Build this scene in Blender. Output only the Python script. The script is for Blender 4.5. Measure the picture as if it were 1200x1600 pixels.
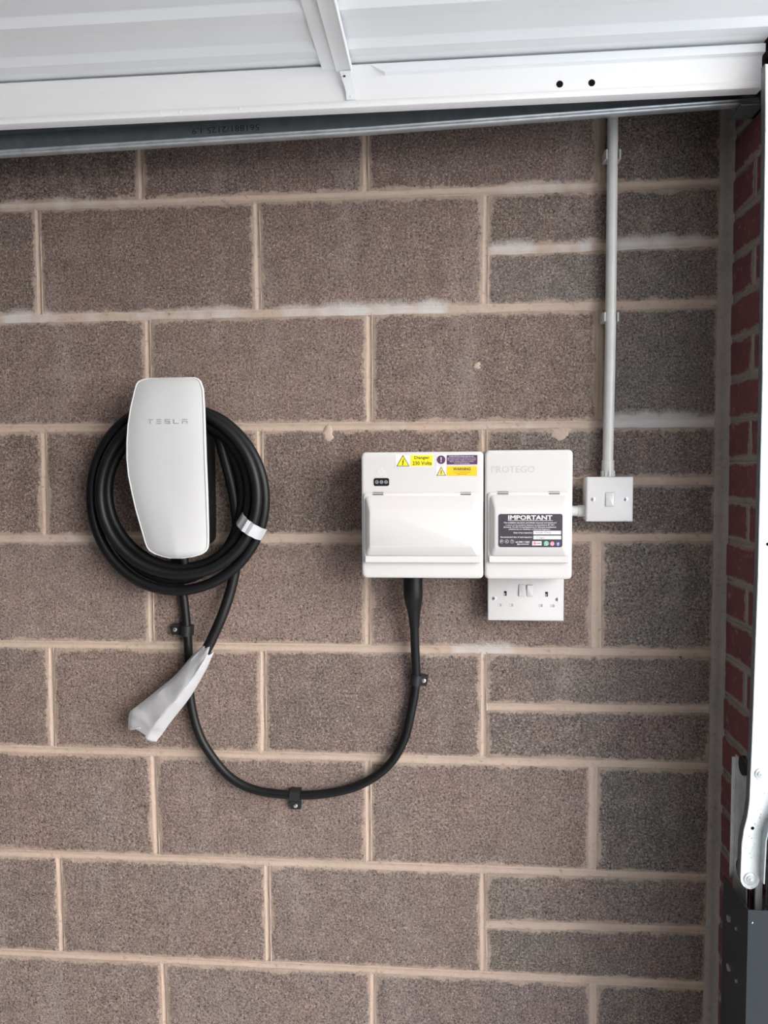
import bpy, bmesh, math, random
from mathutils import Vector, Matrix, noise
for o in list(bpy.data.objects): bpy.data.objects.remove(o)
SC = bpy.context.scene; COL = SC.collection
# World frame: millimetres in the tables, metres in the scene. X runs along the block wall towards the
# garage opening, Z is up, the block wall face is y = 0 and the room lies at negative y.
C = {'beds': [[-0.5, -0.00024], [-224.6, -0.00055], [-450.9, -0.00294], [-673.3, 0.00339], [-899.2, -0.00025], [-1125.0, -0.00014], [-1351.4, 0.00047], [-1575.3, -0.00113]], 'half': {1: [-114.2, 0.01042], 3: [-562.2, 0.00055], 5: [-1014.4, 0.00649], 7: [-1466.2, 0.01499]}, 'perps': {0: [[-679.4, -0.00486], [-227.2, -0.00555], [224.7, -0.0224]], 1: [[-898.0, 0.00346], [-445.4, -0.00419], [6.5, 0.01114]], 2: [[-674.3, -0.0013], [-222.0, 0.00342], [220.9, -0.01045]], 3: [[-893.2, 0.01307], [-442.2, 0.00838], [2.5, -0.0018]], 4: [[-674.9, 0.00749], [-223.7, 0.00715], [214.9, -0.01021]], 5: [[-895.9, 0.00338], [-438.9, 0.00825], [1.3, -0.00176]], 6: [[-695.9, -0.01174], [-232.8, -0.00071], [216.8, -0.00312]], 7: [[-902.6, -0.00536], [-445.3, -6e-05], [-9.3, -0.00859]], 8: [[-687.4, -0.00955], [-213.6, 0.00675], [207.7, -0.00993]]}, 'brick': [82.2, -75.64], 'R': {'u1': [-229.5, -3.4, -739.4, -504.2], 'u2': [-1.0, 158.1, -740.0, -502.2], 'u1flap': [-225.2, -6.9, -709.7, -579.9], 'u1pan': [-222.1, -9.9, -696.4, -585.8], 'u1top': [-213.2, -23.2, -679.8, -608.9], 'u2flap': [4.2, 152.8, -708.9, -579.3], 'u2pan': [8.8, 150.2, -695.8, -585.1], 'u2top': [16.3, 140.6, -680.4, -606.8], 'h1': [-207.4, -188.3, -583.8, -579.0], 'h2': [-45.1, -26.3, -584.2, -579.5], 'h3': [22.7, 41.9, -583.2, -578.5], 'h4': [115.4, 134.4, -583.5, -578.8], 'badge': [-206.2, -177.6, -567.0, -552.3], 'logo': [-202.6, -182.2, -550.5, -533.3], 'dang_bg': [-165.5, -95.7, -532.5, -509.4], 'tri1': [-163.8, -139.4, -530.8, -509.9], 'dang': [-137.1, -96.8, -530.8, -510.5], 'dang_t1': [-130.5, -102.1, -519.2, -511.9], 'dang_t2': [-134.1, -98.6, -528.7, -521.4], 'circ': [-89.2, -73.3, -526.8, -511.2], 'purp': [-70.9, -14.6, -528.0, -510.7], 'tri2': [-89.8, -72.1, -548.5, -531.8], 'warn': [-70.9, -15.4, -549.2, -531.2], 'warn_t': [-59.2, -26.9, -539.1, -533.6], 'protego': [11.1, 89.5, -543.5, -531.2], 'imp': [23.2, 138.2, -679.1, -618.5], 'imp_t': [40.5, 119.8, -629.3, -620.7], 'imp_ul': [39.9, 120.4, -631.0, -630.3], 'imp_l0': [32.4, 126.7, -636.4, -633.2], 'imp_l1': [35.9, 123.3, -640.5, -637.3], 'imp_l2': [32.5, 126.8, -644.3, -641.2], 'imp_l3': [41.7, 116.5, -648.2, -645.0], 'imp_d1': [50.4, 83.8, -654.8, -651.3], 'imp_d2': [26.7, 83.9, -662.8, -659.3], 'imp_b1': [85.9, 135.6, -655.8, -649.1], 'imp_b2': [86.0, 135.8, -664.8, -658.0], 'imp_w1': [90.2, 117.7, -654.9, -650.3], 'imp_w2': [91.9, 105.2, -663.9, -659.3], 'imp_c0': [25.2, 32.2, -672.3, -665.2], 'imp_c1': [34.6, 41.6, -672.2, -665.2], 'imp_c2': [44.1, 51.0, -672.2, -665.2], 'imp_p1': [54.0, 79.9, -671.3, -668.1], 'imp_p2': [56.8, 77.6, -675.5, -672.0], 'imp_n': [84.0, 100.8, -675.8, -668.2], 'imp_wa': [105.2, 113.5, -676.4, -668.0], 'imp_in': [116.0, 124.0, -676.7, -668.6], 'imp_fb': [126.7, 133.9, -677.2, -668.8], 'sock': [8.1, 153.6, -830.6, -739.6], 'sw1': [67.0, 79.5, -783.2, -759.5], 'sw2': [82.5, 95.1, -783.5, -760.1], 'e0': [39.3, 44.5, -782.1, -772.9], 'e1': [118.2, 123.3, -783.2, -774.0], 'n0': [27.2, 34.8, -802.8, -797.6], 'n1': [49.3, 57.0, -802.8, -797.5], 'n2': [105.8, 113.3, -803.4, -798.2], 'n3': [128.3, 135.9, -803.6, -798.3], 'ss0': [17.0, 24.4, -791.2, -783.7], 'ss1': [138.1, 145.4, -792.3, -784.8], 'plate': [192.2, 278.5, -637.2, -552.7], 'rock': [226.8, 243.6, -608.8, -581.6], 'ws0': [200.6, 208.8, -599.1, -590.9], 'ws1': [261.4, 269.4, -599.3, -591.1]}, 'conduit': [[239.4, 122.3], [239.8, -279.7], [237.0, -512.7]], 'coupl': [[237.4, -521.2], [237.6, -540.9], [237.7, -553.1]], 'cclip': [[239.6, 48.8], [239.5, -250.9]], 'stub': [[170.5, -618.2], [194.8, -618.3]], 'charger': [[-640.0, -549.7, -359.9, 86.2], [-651.6, -543.6, -362.2, 86.8], [-659.1, -539.4, -365.5, 87.6], [-662.7, -536.4, -370.5, 88.9], [-665.7, -531.6, -383.7, 92.1], [-671.2, -527.9, -416.6, 99.7], [-675.3, -526.2, -449.1, 103.8], [-676.7, -524.6, -481.4, 108.0], [-677.5, -524.2, -513.6, 108.2], [-676.5, -524.6, -546.0, 104.7], [-672.1, -525.0, -578.5, 101.1], [-666.6, -525.8, -611.4, 97.6], [-660.0, -527.2, -644.6, 92.0], [-654.1, -529.2, -674.8, 86.6], [-651.3, -531.0, -685.0, 84.8], [-646.5, -535.5, -691.8, 83.6], [-636.8, -544.5, -697.9, 82.5], [-622.9, -560.1, -702.6, 81.6], [-607.9, -582.4, -706.0, 81.0]], 'tesla': [[-633.7, -439.2], [-557.2, -447.9]], 'supply': [[-620.0, -24, -707.9], [-619.4, -10, -751.5], [-608.3, -9.5, -791.1], [-603.7, -10, -830.6], [-601.0, -12, -863.2], [-598.3, -14, -895.8], [-596.5, -14, -999.5], [-580.6, -14, -1074.2], [-552.0, -14, -1125.9], [-512.5, -14, -1169.3], [-460.6, -14, -1193.4], [-386.2, -14, -1200.7], [-317.4, -14, -1196.0], [-248.9, -14, -1176.7], [-191.4, -14, -1136.7], [-157.5, -14, -1081.9], [-140.4, -14, -1013.4], [-132.5, -14, -957.2], [-133.9, -22, -887.9], [-135.1, -34, -827.8], [-136.5, -42, -788.3], [-136.8, -46, -747.5]], 'clips': [[-615.1, -865.6], [-379.5, -1201.8], [-128.7, -955.8]], 'cscr': [[-626.7, -868.6], [-381.3, -1224.5], [-117.3, -960.7]], 'sleeve': [[[-550.7, -880.1], [-535.4, -900.6]], [[-578.3, -905.5], [-549.1, -931.1]], [[-599.9, -930.1], [-563.6, -956.5]], [[-617.9, -949.6], [-576.3, -977.6]], [[-646.6, -972.7], [-592.6, -1001.4]], [[-675.5, -996.0], [-610.7, -1023.6]], [[-699.1, -1014.3], [-630.7, -1048.6]], [[-711.9, -1026.6], [-645.4, -1069.1]], [[-716.0, -1059.2], [-658.2, -1084.4]]], 'sleeve_end': [[-716.0, -1059.8], [-705.6, -1057.8], [-679.5, -1049.1], [-678.9, -1072.5], [-663.5, -1084.0], [-657.3, -1084.6]], 'tail': [[-530.7, -36, -448.2], [-508.4, -33, -517.7], [-493.0, -28, -594.1], [-487.6, -24, -671.3], [-493.0, -22, -723.2], [-503.3, -26, -774.5], [-519.7, -36, -827.3], [-542.5, -42, -879.4], [-556.7, -44, -901.2], [-586.1, -45, -943.0], [-632.3, -45, -1000.0]], 'loops': [[-781.8, -428.9, -406.5, -776.2, 44], [-751.0, -436.9, -420.7, -742.1, 66], [-742.9, -455.4, -435.6, -729.4, 48], [-762.8, -475.0, -425.7, -754.8, 32]], 'tape': [[-469.0, -618.2], [-421.8, -652.9], [-434.7, -674.0], [-481.9, -639.3]], 'stile': [-172, 86.5, 154.4], 'panelY': [-156.2, -173.6, -201.0, -222.3, -256.3, -308.8, -330.9, -357.4], 'zp': 158.4, 'holes': [[119.8, 111.9], [172.9, 111.6]], 'bumps': [[-570.6, 90.5], [-535.9, 91.3], [-499.1, 90.9], [-429.3, 92.3]], 'track': [[-895.9, 44.2], [-210.1, 58.8], [460.9, 80.3], [-895.3, 59.2], [-210.0, 72.1], [460.6, 94.1]], 'ttext': [[-535.8, 76.7], [-410.2, 96.7]], 'cam': {'loc': [-72.91, -1528.916, -531.204], 'R': [[0.9967886, -0.0800696, 0.0011556], [0.0798611, 0.9950473, 0.059187], [-0.0058889, -0.0589046, 0.9982462]], 'f': 1200}}
R = C['R']; MM = 0.001
# ------------------------------------------------------------------ camera
cd = bpy.data.cameras.new('camera'); cam = bpy.data.objects.new('camera', cd); COL.objects.link(cam)
Rm = C['cam']['R']; L = C['cam']['loc']
cam.matrix_world = Matrix(((Rm[0][0], Rm[0][2], -Rm[0][1], L[0]*MM), (Rm[1][0], Rm[1][2], -Rm[1][1], L[1]*MM),
                           (Rm[2][0], Rm[2][2], -Rm[2][1], L[2]*MM), (0, 0, 0, 1)))
cd.sensor_fit = 'HORIZONTAL'; cd.sensor_width = 36; cd.lens = 36*C['cam']['f']/1200; cd.clip_start = 0.02
SC.camera = cam
# ------------------------------------------------------------------ world, lights, exposure
SC.view_settings.view_transform = 'Standard'; SC.view_settings.look = 'None'
SC.view_settings.gamma = 1; SC.view_settings.use_curve_mapping = False
SC.view_settings.exposure = 0.28
w = bpy.data.worlds.new('overcast_sky'); SC.world = w; w.use_nodes = True
bg = w.node_tree.nodes['Background']; bg.inputs[0].default_value = (0.84, 0.93, 1.04, 1); bg.inputs[1].default_value = 2.15
pl = bpy.data.lights.new('opening_portal', 'AREA'); pl.shape = 'RECTANGLE'; pl.size = 2.2; pl.size_y = 2.25
pl.cycles.is_portal = True
po = bpy.data.objects.new('opening_portal', pl); COL.objects.link(po)
po.location = (0.70, -1.33, -0.95); po.rotation_euler = (math.pi/2, 0, math.pi/2)
sd = bpy.data.lights.new('hazy_sun', 'SUN'); sd.energy = 5.2; sd.angle = math.radians(50); sd.color = (1.0, .95, .90)
so_ = bpy.data.objects.new('hazy_sun', sd); COL.objects.link(so_)
SUN_AZ, SUN_EL = math.radians(32), math.radians(10)     # azimuth off the wall plane, height
sun_dir = Vector((math.cos(SUN_AZ)*math.cos(SUN_EL), -math.sin(SUN_AZ)*math.cos(SUN_EL), math.sin(SUN_EL)))
so_.rotation_euler = sun_dir.to_track_quat('Z', 'Y').to_euler(); so_.location = (4, -3, 2)
# ------------------------------------------------------------------ materials
def nodes(m):
    m.use_nodes = True; t = m.node_tree; return t, t.nodes, t.links, t.nodes['Principled BSDF']
def plain(name, col, rough=0.5, metal=0.0, coat=0.0, var=0.06, scale=60, bump=0.0, bscale=300, spec=0.5):
    m = bpy.data.materials.new(name); t, N, K, b = nodes(m)
    b.inputs['Roughness'].default_value = rough; b.inputs['Metallic'].default_value = metal
    b.inputs['Coat Weight'].default_value = coat; b.inputs['Coat Roughness'].default_value = 0.06
    b.inputs['Specular IOR Level'].default_value = spec
    g = N.new('ShaderNodeNewGeometry'); n = N.new('ShaderNodeTexNoise'); n.inputs['Scale'].default_value = scale; n.inputs['Detail'].default_value = 3
    K.new(g.outputs['Position'], n.inputs['Vector'])
    mr = N.new('ShaderNodeMapRange'); mr.inputs[1].default_value = 0.3; mr.inputs[2].default_value = 0.7
    mr.inputs[3].default_value = 1-var; mr.inputs[4].default_value = 1+var; K.new(n.outputs[0], mr.inputs[0])
    mx = N.new('ShaderNodeVectorMath'); mx.operation = 'SCALE'; mx.inputs[0].default_value = col; K.new(mr.outputs[0], mx.inputs['Scale'])
    K.new(mx.outputs[0], b.inputs['Base Color'])
    if bump:
        n2 = N.new('ShaderNodeTexNoise'); n2.inputs['Scale'].default_value = bscale; n2.inputs['Detail'].default_value = 4; K.new(g.outputs['Position'], n2.inputs['Vector'])
        bp = N.new('ShaderNodeBump'); bp.inputs['Strength'].default_value = bump; bp.inputs['Distance'].default_value = 0.002
        K.new(n2.outputs[0], bp.inputs['Height']); K.new(bp.outputs[0], b.inputs['Normal'])
    return m
class G:
    """small node-graph helper"""
    def __init__(s, m): s.t, s.N, s.K, s.b = nodes(m); s.pos = s.N.new('ShaderNodeNewGeometry').outputs['Position']
    def noise(s, scale, detail=3, rough=0.5, vec=None):
        n = s.N.new('ShaderNodeTexNoise'); n.inputs['Scale'].default_value = scale; n.inputs['Detail'].default_value = detail
        n.inputs['Roughness'].default_value = rough; s.K.new(vec or s.pos, n.inputs['Vector']); return n.outputs[0]
    def voro(s, scale, out='Distance'):
        n = s.N.new('ShaderNodeTexVoronoi'); n.inputs['Scale'].default_value = scale; s.K.new(s.pos, n.inputs['Vector']); return n.outputs[out]
    def rng(s, v, a, b, c=0., d=1., smooth=False):
        n = s.N.new('ShaderNodeMapRange'); n.interpolation_type = 'SMOOTHSTEP' if smooth else 'LINEAR'
        for i, q in enumerate((a, b, c, d)): n.inputs[i+1].default_value = q
        s.K.new(v, n.inputs[0]); return n.outputs[0]
    def math(s, op, a, b=0.):
        n = s.N.new('ShaderNodeMath'); n.operation = op
        for i, q in enumerate((a, b)):
            if hasattr(q, 'is_output'): s.K.new(q, n.inputs[i])
            else: n.inputs[i].default_value = q
        return n.outputs[0]
    def mix(s, f, a, b, mode='MIX'):
        n = s.N.new('ShaderNodeMix'); n.data_type = 'RGBA'; n.blend_type = mode
        for i, q in ((0, f), (6, a), (7, b)):
            if hasattr(q, 'is_output'): s.K.new(q, n.inputs[i])
            else: n.inputs[i].default_value = q if i == 0 else (*q, 1)
        return n.outputs[2]
    def attr(s, name, out='Fac'):
        n = s.N.new('ShaderNodeAttribute'); n.attribute_name = name; return n.outputs[out]
    def bump(s, h, strength, dist):
        n = s.N.new('ShaderNodeBump'); n.inputs['Strength'].default_value = strength; n.inputs['Distance'].default_value = dist
        s.K.new(h, n.inputs['Height']); s.K.new(n.outputs[0], s.b.inputs['Normal'])
def make_block_mat():
    m = bpy.data.materials.new('dense_concrete_block'); g = G(m)
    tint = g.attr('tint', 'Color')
    patch = g.rng(g.noise(7, 4, .6), .35, .68)
    mp = g.N.new('ShaderNodeMapping'); mp.inputs['Scale'].default_value = (1, 1, .22); g.K.new(g.pos, mp.inputs[0])
    smear = g.rng(g.noise(9, 4, .65, mp.outputs[0]), .53, .74)
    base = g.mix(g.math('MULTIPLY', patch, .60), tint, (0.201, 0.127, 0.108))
    pale = g.rng(g.noise(11, 5, .7), .56, .78)
    base = g.mix(g.math('MULTIPLY', pale, .40), base, (0.279, 0.234, 0.205))
    base = g.mix(g.math('MULTIPLY', smear, .42), base, (0.33, 0.28, 0.255))
    cloud = g.rng(g.noise(28, 4, .7), .3, .7, .80, 1.18)
    grain = g.math('ADD', g.math('MULTIPLY', g.noise(330, 3, .75), .55), g.math('MULTIPLY', g.noise(190, 3, .7), .45))
    base = g.mix(g.rng(grain, .51, .64), base, (0.361, 0.299, 0.262))
    pits = g.noise(300, 2, .6, None)
    base = g.mix(g.rng(grain, .485, .375, 0, .92), base, (0.022, 0.017, 0.016))
    sp = g.voro(170); sc = g.voro(170, 'Color')
    sepx = g.N.new('ShaderNodeSeparateColor'); g.K.new(sc, sepx.inputs[0])
    fleck = g.math('MULTIPLY', g.rng(sp, .30, .16), g.rng(sepx.outputs[0], .90, .93))
    base = g.mix(g.math('MULTIPLY', fleck, .75), base, (0.426, 0.377, 0.336))
    edge = g.attr('edge'); e2 = g.math('ADD', edge, g.math('MULTIPLY', g.math('SUBTRACT', g.noise(120, 5, .75), .5), 1.5))
    big = g.rng(g.noise(16, 3, .6), .35, .7, .10, .62)
    mf = g.rng(g.math('SUBTRACT', big, e2), -.10, .10)
    base = g.mix(g.math('MULTIPLY', mf, .85), base, (0.377, 0.287, 0.230))
    sc_ = g.N.new('ShaderNodeVectorMath'); sc_.operation = 'SCALE'; g.K.new(base, sc_.inputs[0]); g.K.new(cloud, sc_.inputs['Scale']); base = sc_.outputs[0]
    sn = g.math('ADD', g.math('MULTIPLY', g.noise(55, 5, .8), 1.25), g.math('MULTIPLY', g.noise(260, 3, .7), .85))
    salt = g.math('SUBTRACT', g.math('MULTIPLY', g.attr('salt'), 2.45), sn)
    base = g.mix(g.rng(salt, -.40, .55, 0, .8), base, (0.52, 0.48, 0.455))
    g.K.new(base, g.b.inputs['Base Color']); g.b.inputs['Roughness'].default_value = .95; g.b.inputs['Specular IOR Level'].default_value = .15
    g.bump(g.math('ADD', grain, g.math('MULTIPLY', g.noise(130, 2), .6)), .8, .0028)
    return m
def make_mortar_mat(nm='buff_mortar', ca=(0.485, 0.365, 0.292), cb=(0.405, 0.308, 0.247), cc=(0.492, 0.390, 0.320)):
    m = bpy.data.materials.new(nm); g = G(m)
    base = g.mix(g.rng(g.noise(9, 4, .6), .3, .7), ca, cb)
    base = g.mix(g.rng(g.noise(110, 4, .7), .35, .7, 0, .5), base, cc)
    base = g.mix(g.rng(g.noise(85, 3, .7), .40, .28, 0, .7), base, (0.2, 0.15, 0.12))
    sn = g.math('ADD', g.math('MULTIPLY', g.noise(30, 5, .75), 1.3), g.math('MULTIPLY', g.noise(220, 3, .7), .5))
    salt = g.math('SUBTRACT', g.math('MULTIPLY', g.attr('salt'), 1.75), sn)
    base = g.mix(g.rng(salt, -.42, .40, 0, .85), base, (0.541, 0.517, 0.500))
    g.K.new(base, g.b.inputs['Base Color']); g.b.inputs['Roughness'].default_value = .95; g.b.inputs['Specular IOR Level'].default_value = .15
    g.bump(g.noise(180, 4, .7), .35, .0025)
    return m
def make_brick_mat():
    m = bpy.data.materials.new('red_facing_brick'); g = G(m)
    base = g.mix(g.rng(g.noise(14, 4, .6), .3, .7), (0.17, 0.048, 0.055), (0.12, 0.036, 0.042))
    base = g.mix(g.rng(g.noise(55, 5, .7), .58, .72, 0, .5), base, (0.40, 0.27, 0.24))
    base = g.mix(g.rng(g.noise(220, 3, .7), .42, .3, 0, .6), base, (0.05, .025, .025))
    e2 = g.math('ADD', g.attr('edge'), g.math('MULTIPLY', g.math('SUBTRACT', g.noise(110, 5, .75), .5), 1.6))
    mf = g.rng(g.math('SUBTRACT', g.rng(g.noise(22, 3, .6), .35, .7, .05, .6), e2), -.12, .12)
    base = g.mix(g.math('MULTIPLY', mf, .8), base, (.25, .21, .18))
    g.K.new(base, g.b.inputs['Base Color']); g.b.inputs['Roughness'].default_value = .85
    g.bump(g.noise(140, 4, .7), .5, .003)
    return m
def make_zinc(name, base, dark, rough, metal, specks=0.0):
    m = bpy.data.materials.new(name); g = G(m)
    col = g.mix(g.rng(g.noise(35, 5, .65), .3, .72), base, dark)
    if specks:
        sp = g.math('MULTIPLY', g.rng(g.noise(260, 3, .7), .40, .33), g.rng(g.noise(30, 2), .3, .65))
        col = g.mix(g.math('MULTIPLY', sp, specks), col, (.16, .16, .15))
    g.K.new(col, g.b.inputs['Base Color']); g.b.inputs['Metallic'].default_value = metal
    g.K.new(g.rng(g.noise(60, 3), .3, .7, rough-.08, rough+.1), g.b.inputs['Roughness'])
    return m
M = {}
M['block'] = make_block_mat(); M['mortar'] = make_mortar_mat(); M['shaded_mortar'] = make_mortar_mat('shaded_mortar', (.30, .262, .235), (.22, .195, .178), (.36, .32, .29)); M['brick'] = make_brick_mat()  # shade painted into corner and brick-joint mortar: a darker, greyer copy
M['galv'] = make_zinc('galvanised_steel', (.62, .65, .67), (.42, .45, .47), .36, .6)
M['galv_dark'] = make_zinc('dark_galvanised_steel', (.20, .215, .23), (.14, .155, .165), .45, .6)  # darker copy of galv; paints the door's shade on the track web
M['zinc'] = make_zinc('bright_zinc_plate', (.82, .83, .80), (.70, .71, .69), .42, .35, .9)
M['door'] = plain('white_enamelled_steel', (.92, .935, .94), .38, var=.015, scale=8)
M['stile'] = plain('white_frame_paint', (.93, .91, .895), .40, var=.015, scale=8)
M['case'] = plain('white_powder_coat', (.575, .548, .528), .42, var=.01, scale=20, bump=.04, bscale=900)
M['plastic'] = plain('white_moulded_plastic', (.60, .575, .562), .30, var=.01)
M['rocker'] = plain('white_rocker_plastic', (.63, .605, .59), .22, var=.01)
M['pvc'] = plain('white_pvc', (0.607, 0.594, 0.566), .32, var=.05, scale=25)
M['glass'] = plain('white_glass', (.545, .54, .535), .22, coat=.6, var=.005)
M['rim'] = plain('pale_rim', (.70, .70, .69), .35)
M['emboss'] = plain('powder_coat_relief_shade', (.47, .45, .435), .45, var=.01)  # greyed case paint; the relief's shading is put into its colour
M['logo'] = plain('grey_print', (.30, .30, .30), .5)
M['black'] = plain('black_cable_sheath', (.0055, .0055, .0062), .46, var=.2, scale=40, spec=.28)
M['blackp'] = plain('black_plastic', (.007, .007, .008), .5, spec=.25)
M['hole'] = plain('dark_recess', (.006, .006, .006), .9, spec=.1)
M['clip'] = plain('black_clip_plastic', (.014, .014, .015), .5, spec=.4)
M['screw'] = plain('nickel_screw', (.62, .61, .60), .28, metal=.9)
M['slot'] = plain('screw_slot', (.05, .05, .05), .6, metal=.6)
M['shutter'] = plain('socket_shutter', (.34, .32, .31), .5)
M['yellow'] = plain('yellow_print', (0.738, 0.656, 0.012), .45, var=.01)
M['amber'] = plain('amber_print', (0.705, 0.476, 0.016), .45, var=.01)
M['amber2'] = plain('pale_amber_print', (0.705, 0.541, 0.131), .45, var=.01)
M['ink'] = plain('black_print', (.02, .018, .018), .5)
M['ink2'] = plain('brown_print', (.10, .06, .015), .5)
M['purple'] = plain('plum_print', (.085, .030, .085), .4, var=.02)
M['label'] = plain('charcoal_label', (.050, .040, .050), .35, var=.05)
M['paper'] = plain('white_print', (.64, .61, .61), .5, var=.01)
M['ltext'] = plain('pale_text', (0.656, 0.623, 0.640), .5)
M['pen'] = plain('grey_pen', (.22, .21, .24), .5)
M['green'] = plain('green_print', (.05, .52, .30), .45)
M['pink'] = plain('pink_print', (.80, .22, .34), .45)
M['blue'] = plain('blue_print', (.10, .13, .45), .45)
M['red'] = plain('red_print', (.75, .12, .16), .45)
M['greyp'] = plain('grey_badge_print', (.22, .22, .22), .5)
M['anth'] = plain('anthracite_coated_steel', (.019, .023, .027), .5, var=.04, spec=.3)
M['stamp'] = plain('stamped_ink', (.018, .02, .02), .6)
M['stamp2'] = plain('faint_stamp', (.50, .50, .46), .6)
M['post'] = plain('pale_grey_plastic', (.42, .39, .37), .5)
M['conc'] = plain('pale_bounce_floor', (.75, .745, .74), .9, var=.15, scale=5, bump=.2, bscale=90)  # far paler than concrete, so the unseen floor bounces fill upward
M['drive'] = plain('driveway_paving', (.82, .81, .795), .9, var=.15, scale=4)  # raised near white so the unseen drive bounces light into the garage
M['plaster'] = plain('plasterboard', (.40, .39, .38), .9)
M['inner'] = plain('inner_blockwork', (.20, .18, .17), .95, var=.2, scale=6)
def make_foam():
    m = bpy.data.materials.new('white_packing_foam'); t, N, K, b = nodes(m)
    b.inputs['Base Color'].default_value = (.68, .67, .685, 1); b.inputs['Roughness'].default_value = .55
    out = N['Material Output']
    tr = N.new('ShaderNodeBsdfTranslucent'); tr.inputs[0].default_value = (.68, .67, .685, 1)
    tp = N.new('ShaderNodeBsdfTransparent')
    m1 = N.new('ShaderNodeMixShader'); m1.inputs[0].default_value = .30; K.new(b.outputs[0], m1.inputs[1]); K.new(tr.outputs[0], m1.inputs[2])
    m2 = N.new('ShaderNodeMixShader'); m2.inputs[0].default_value = .30; K.new(m1.outputs[0], m2.inputs[1]); K.new(tp.outputs[0], m2.inputs[2])
    K.new(m2.outputs[0], out.inputs[0])
    g = N.new('ShaderNodeNewGeometry'); n = N.new('ShaderNodeTexNoise'); n.inputs['Scale'].default_value = 90; n.inputs['Detail'].default_value = 4
    K.new(g.outputs['Position'], n.inputs[0]); bp = N.new('ShaderNodeBump'); bp.inputs['Strength'].default_value = .35; bp.inputs['Distance'].default_value = .003
    K.new(n.outputs[0], bp.inputs['Height']); K.new(bp.outputs[0], b.inputs['Normal'])
    return m
M['foam'] = make_foam()
M['tape'] = plain('white_tape', (.44, .43, .45), .45)
# ------------------------------------------------------------------ object helpers
def wloc(o):
    v = Vector((0, 0, 0))
    while o: v += o.location; o = o.parent
    return v
def new(name, verts, faces, mat, parent=None, smooth=False, attrs=None, mats=None, fm=None):
    """one mesh object from world-space vertices; its origin goes to its own centre"""
    vs = [Vector(v) for v in verts]
    lo = Vector([min(v[i] for v in vs) for i in range(3)]); hi = Vector([max(v[i] for v in vs) for i in range(3)])
    c = (lo+hi)/2
    me = bpy.data.meshes.new(name); me.from_pydata([v-c for v in vs], [], faces)
    for mt in ([mat] if mats is None else mats): me.materials.append(mt)
    if fm: me.polygons.foreach_set('material_index', fm)
    if attrs:
        for k, v in attrs.items():
            if isinstance(v[0], (tuple, list)):
                a = me.color_attributes.new(k, 'FLOAT_COLOR', 'POINT')
                for i, q in enumerate(v): a.data[i].color = (*q, 1)
            else:
                a = me.attributes.new(k, 'FLOAT', 'POINT'); a.data.foreach_set('value', v)
    bm = bmesh.new(); bm.from_mesh(me); bmesh.ops.recalc_face_normals(bm, faces=bm.faces); bm.to_mesh(me); bm.free()
    if smooth:
        me.polygons.foreach_set('use_smooth', [True]*len(me.polygons)); me.set_sharp_from_angle(angle=math.radians(40))
    o = bpy.data.objects.new(name, me); COL.objects.link(o)
    if parent: o.parent = parent; o.location = c-wloc(parent)
    else: o.location = c
    return o
def thing(name, label, cat, loc, group=None):
    o = bpy.data.objects.new(name, None); o.empty_display_size = .03; COL.objects.link(o); o.location = loc
    return tag(o, label, cat, group)
def tag(o, label, cat, group=None):
    o['label'] = label; o['category'] = cat
    if group: o['group'] = group
    return o
def structure(o, label=None):
    o['kind'] = 'structure'
    if label: o['label'] = label
    return o
def boxmesh(b):
    x0, x1, y0, y1, z0, z1 = b
    v = [(x, y, z) for x in (x0, x1) for y in (y0, y1) for z in (z0, z1)]
    return v, [(0, 1, 3, 2), (4, 6, 7, 5), (0, 4, 5, 1), (2, 3, 7, 6), (0, 2, 6, 4), (1, 5, 7, 3)]
def box(name, b, mat, parent=None, bev=0.0):
    v, f = boxmesh(b)
    o = new(name, v, f, mat, parent)
    if bev: bevel(o, bev)
    return o
def bevel(o, wdt, seg=2):
    me = o.data; bm = bmesh.new(); bm.from_mesh(me)
    bmesh.ops.bevel(bm, geom=list(bm.edges), offset=wdt, segments=seg, affect='EDGES', profile=.5, clamp_overlap=True)
    bm.to_mesh(me); bm.free()
    me.polygons.foreach_set('use_smooth', [True]*len(me.polygons)); me.set_sharp_from_angle(angle=math.radians(35))
def joinm(*parts):
    V, F = [], []
    for v, f in parts:
        n = len(V); V += list(v); F += [tuple(i+n for i in q) for q in f]
    return V, F
def rr(x0, x1, z0, z1, r, seg=5):
    """rounded rectangle outline, list of (x,z)"""
    r = max(min(r, (x1-x0)/2-1e-5, (z1-z0)/2-1e-5), 1e-5); P = []
    for cx, cz, a0 in ((x1-r, z1-r, 0), (x0+r, z1-r, 90), (x0+r, z0+r, 180), (x1-r, z0+r, 270)):
        for k in range(seg+1):
            a = math.radians(a0+90*k/seg); P.append((cx+r*math.cos(a), cz+r*math.sin(a)))
    return P
def loft(rings, cap0=True, cap1=True, closed=True):
    """rings: lists of equal length of 3-D points"""
    n = len(rings[0]); V = [p for r in rings for p in r]; F = []
    for k in range(len(rings)-1):
        for i in range(n if closed else n-1):
            j = (i+1) % n; F.append((k*n+i, k*n+j, (k+1)*n+j, (k+1)*n+i))
    if cap0: F.append(tuple(range(n)))
    if cap1: F.append(tuple((len(rings)-1)*n+i for i in range(n)))
    return V, F
def rrloft(layers, seg=5):
    """layers: (x0,x1,z0,z1,r,y)"""
    return loft([[(x, l[5], z) for x, z in rr(*l[:5], seg)] for l in layers])
def mm(r, *rest): return tuple(v*MM for v in r)
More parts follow.
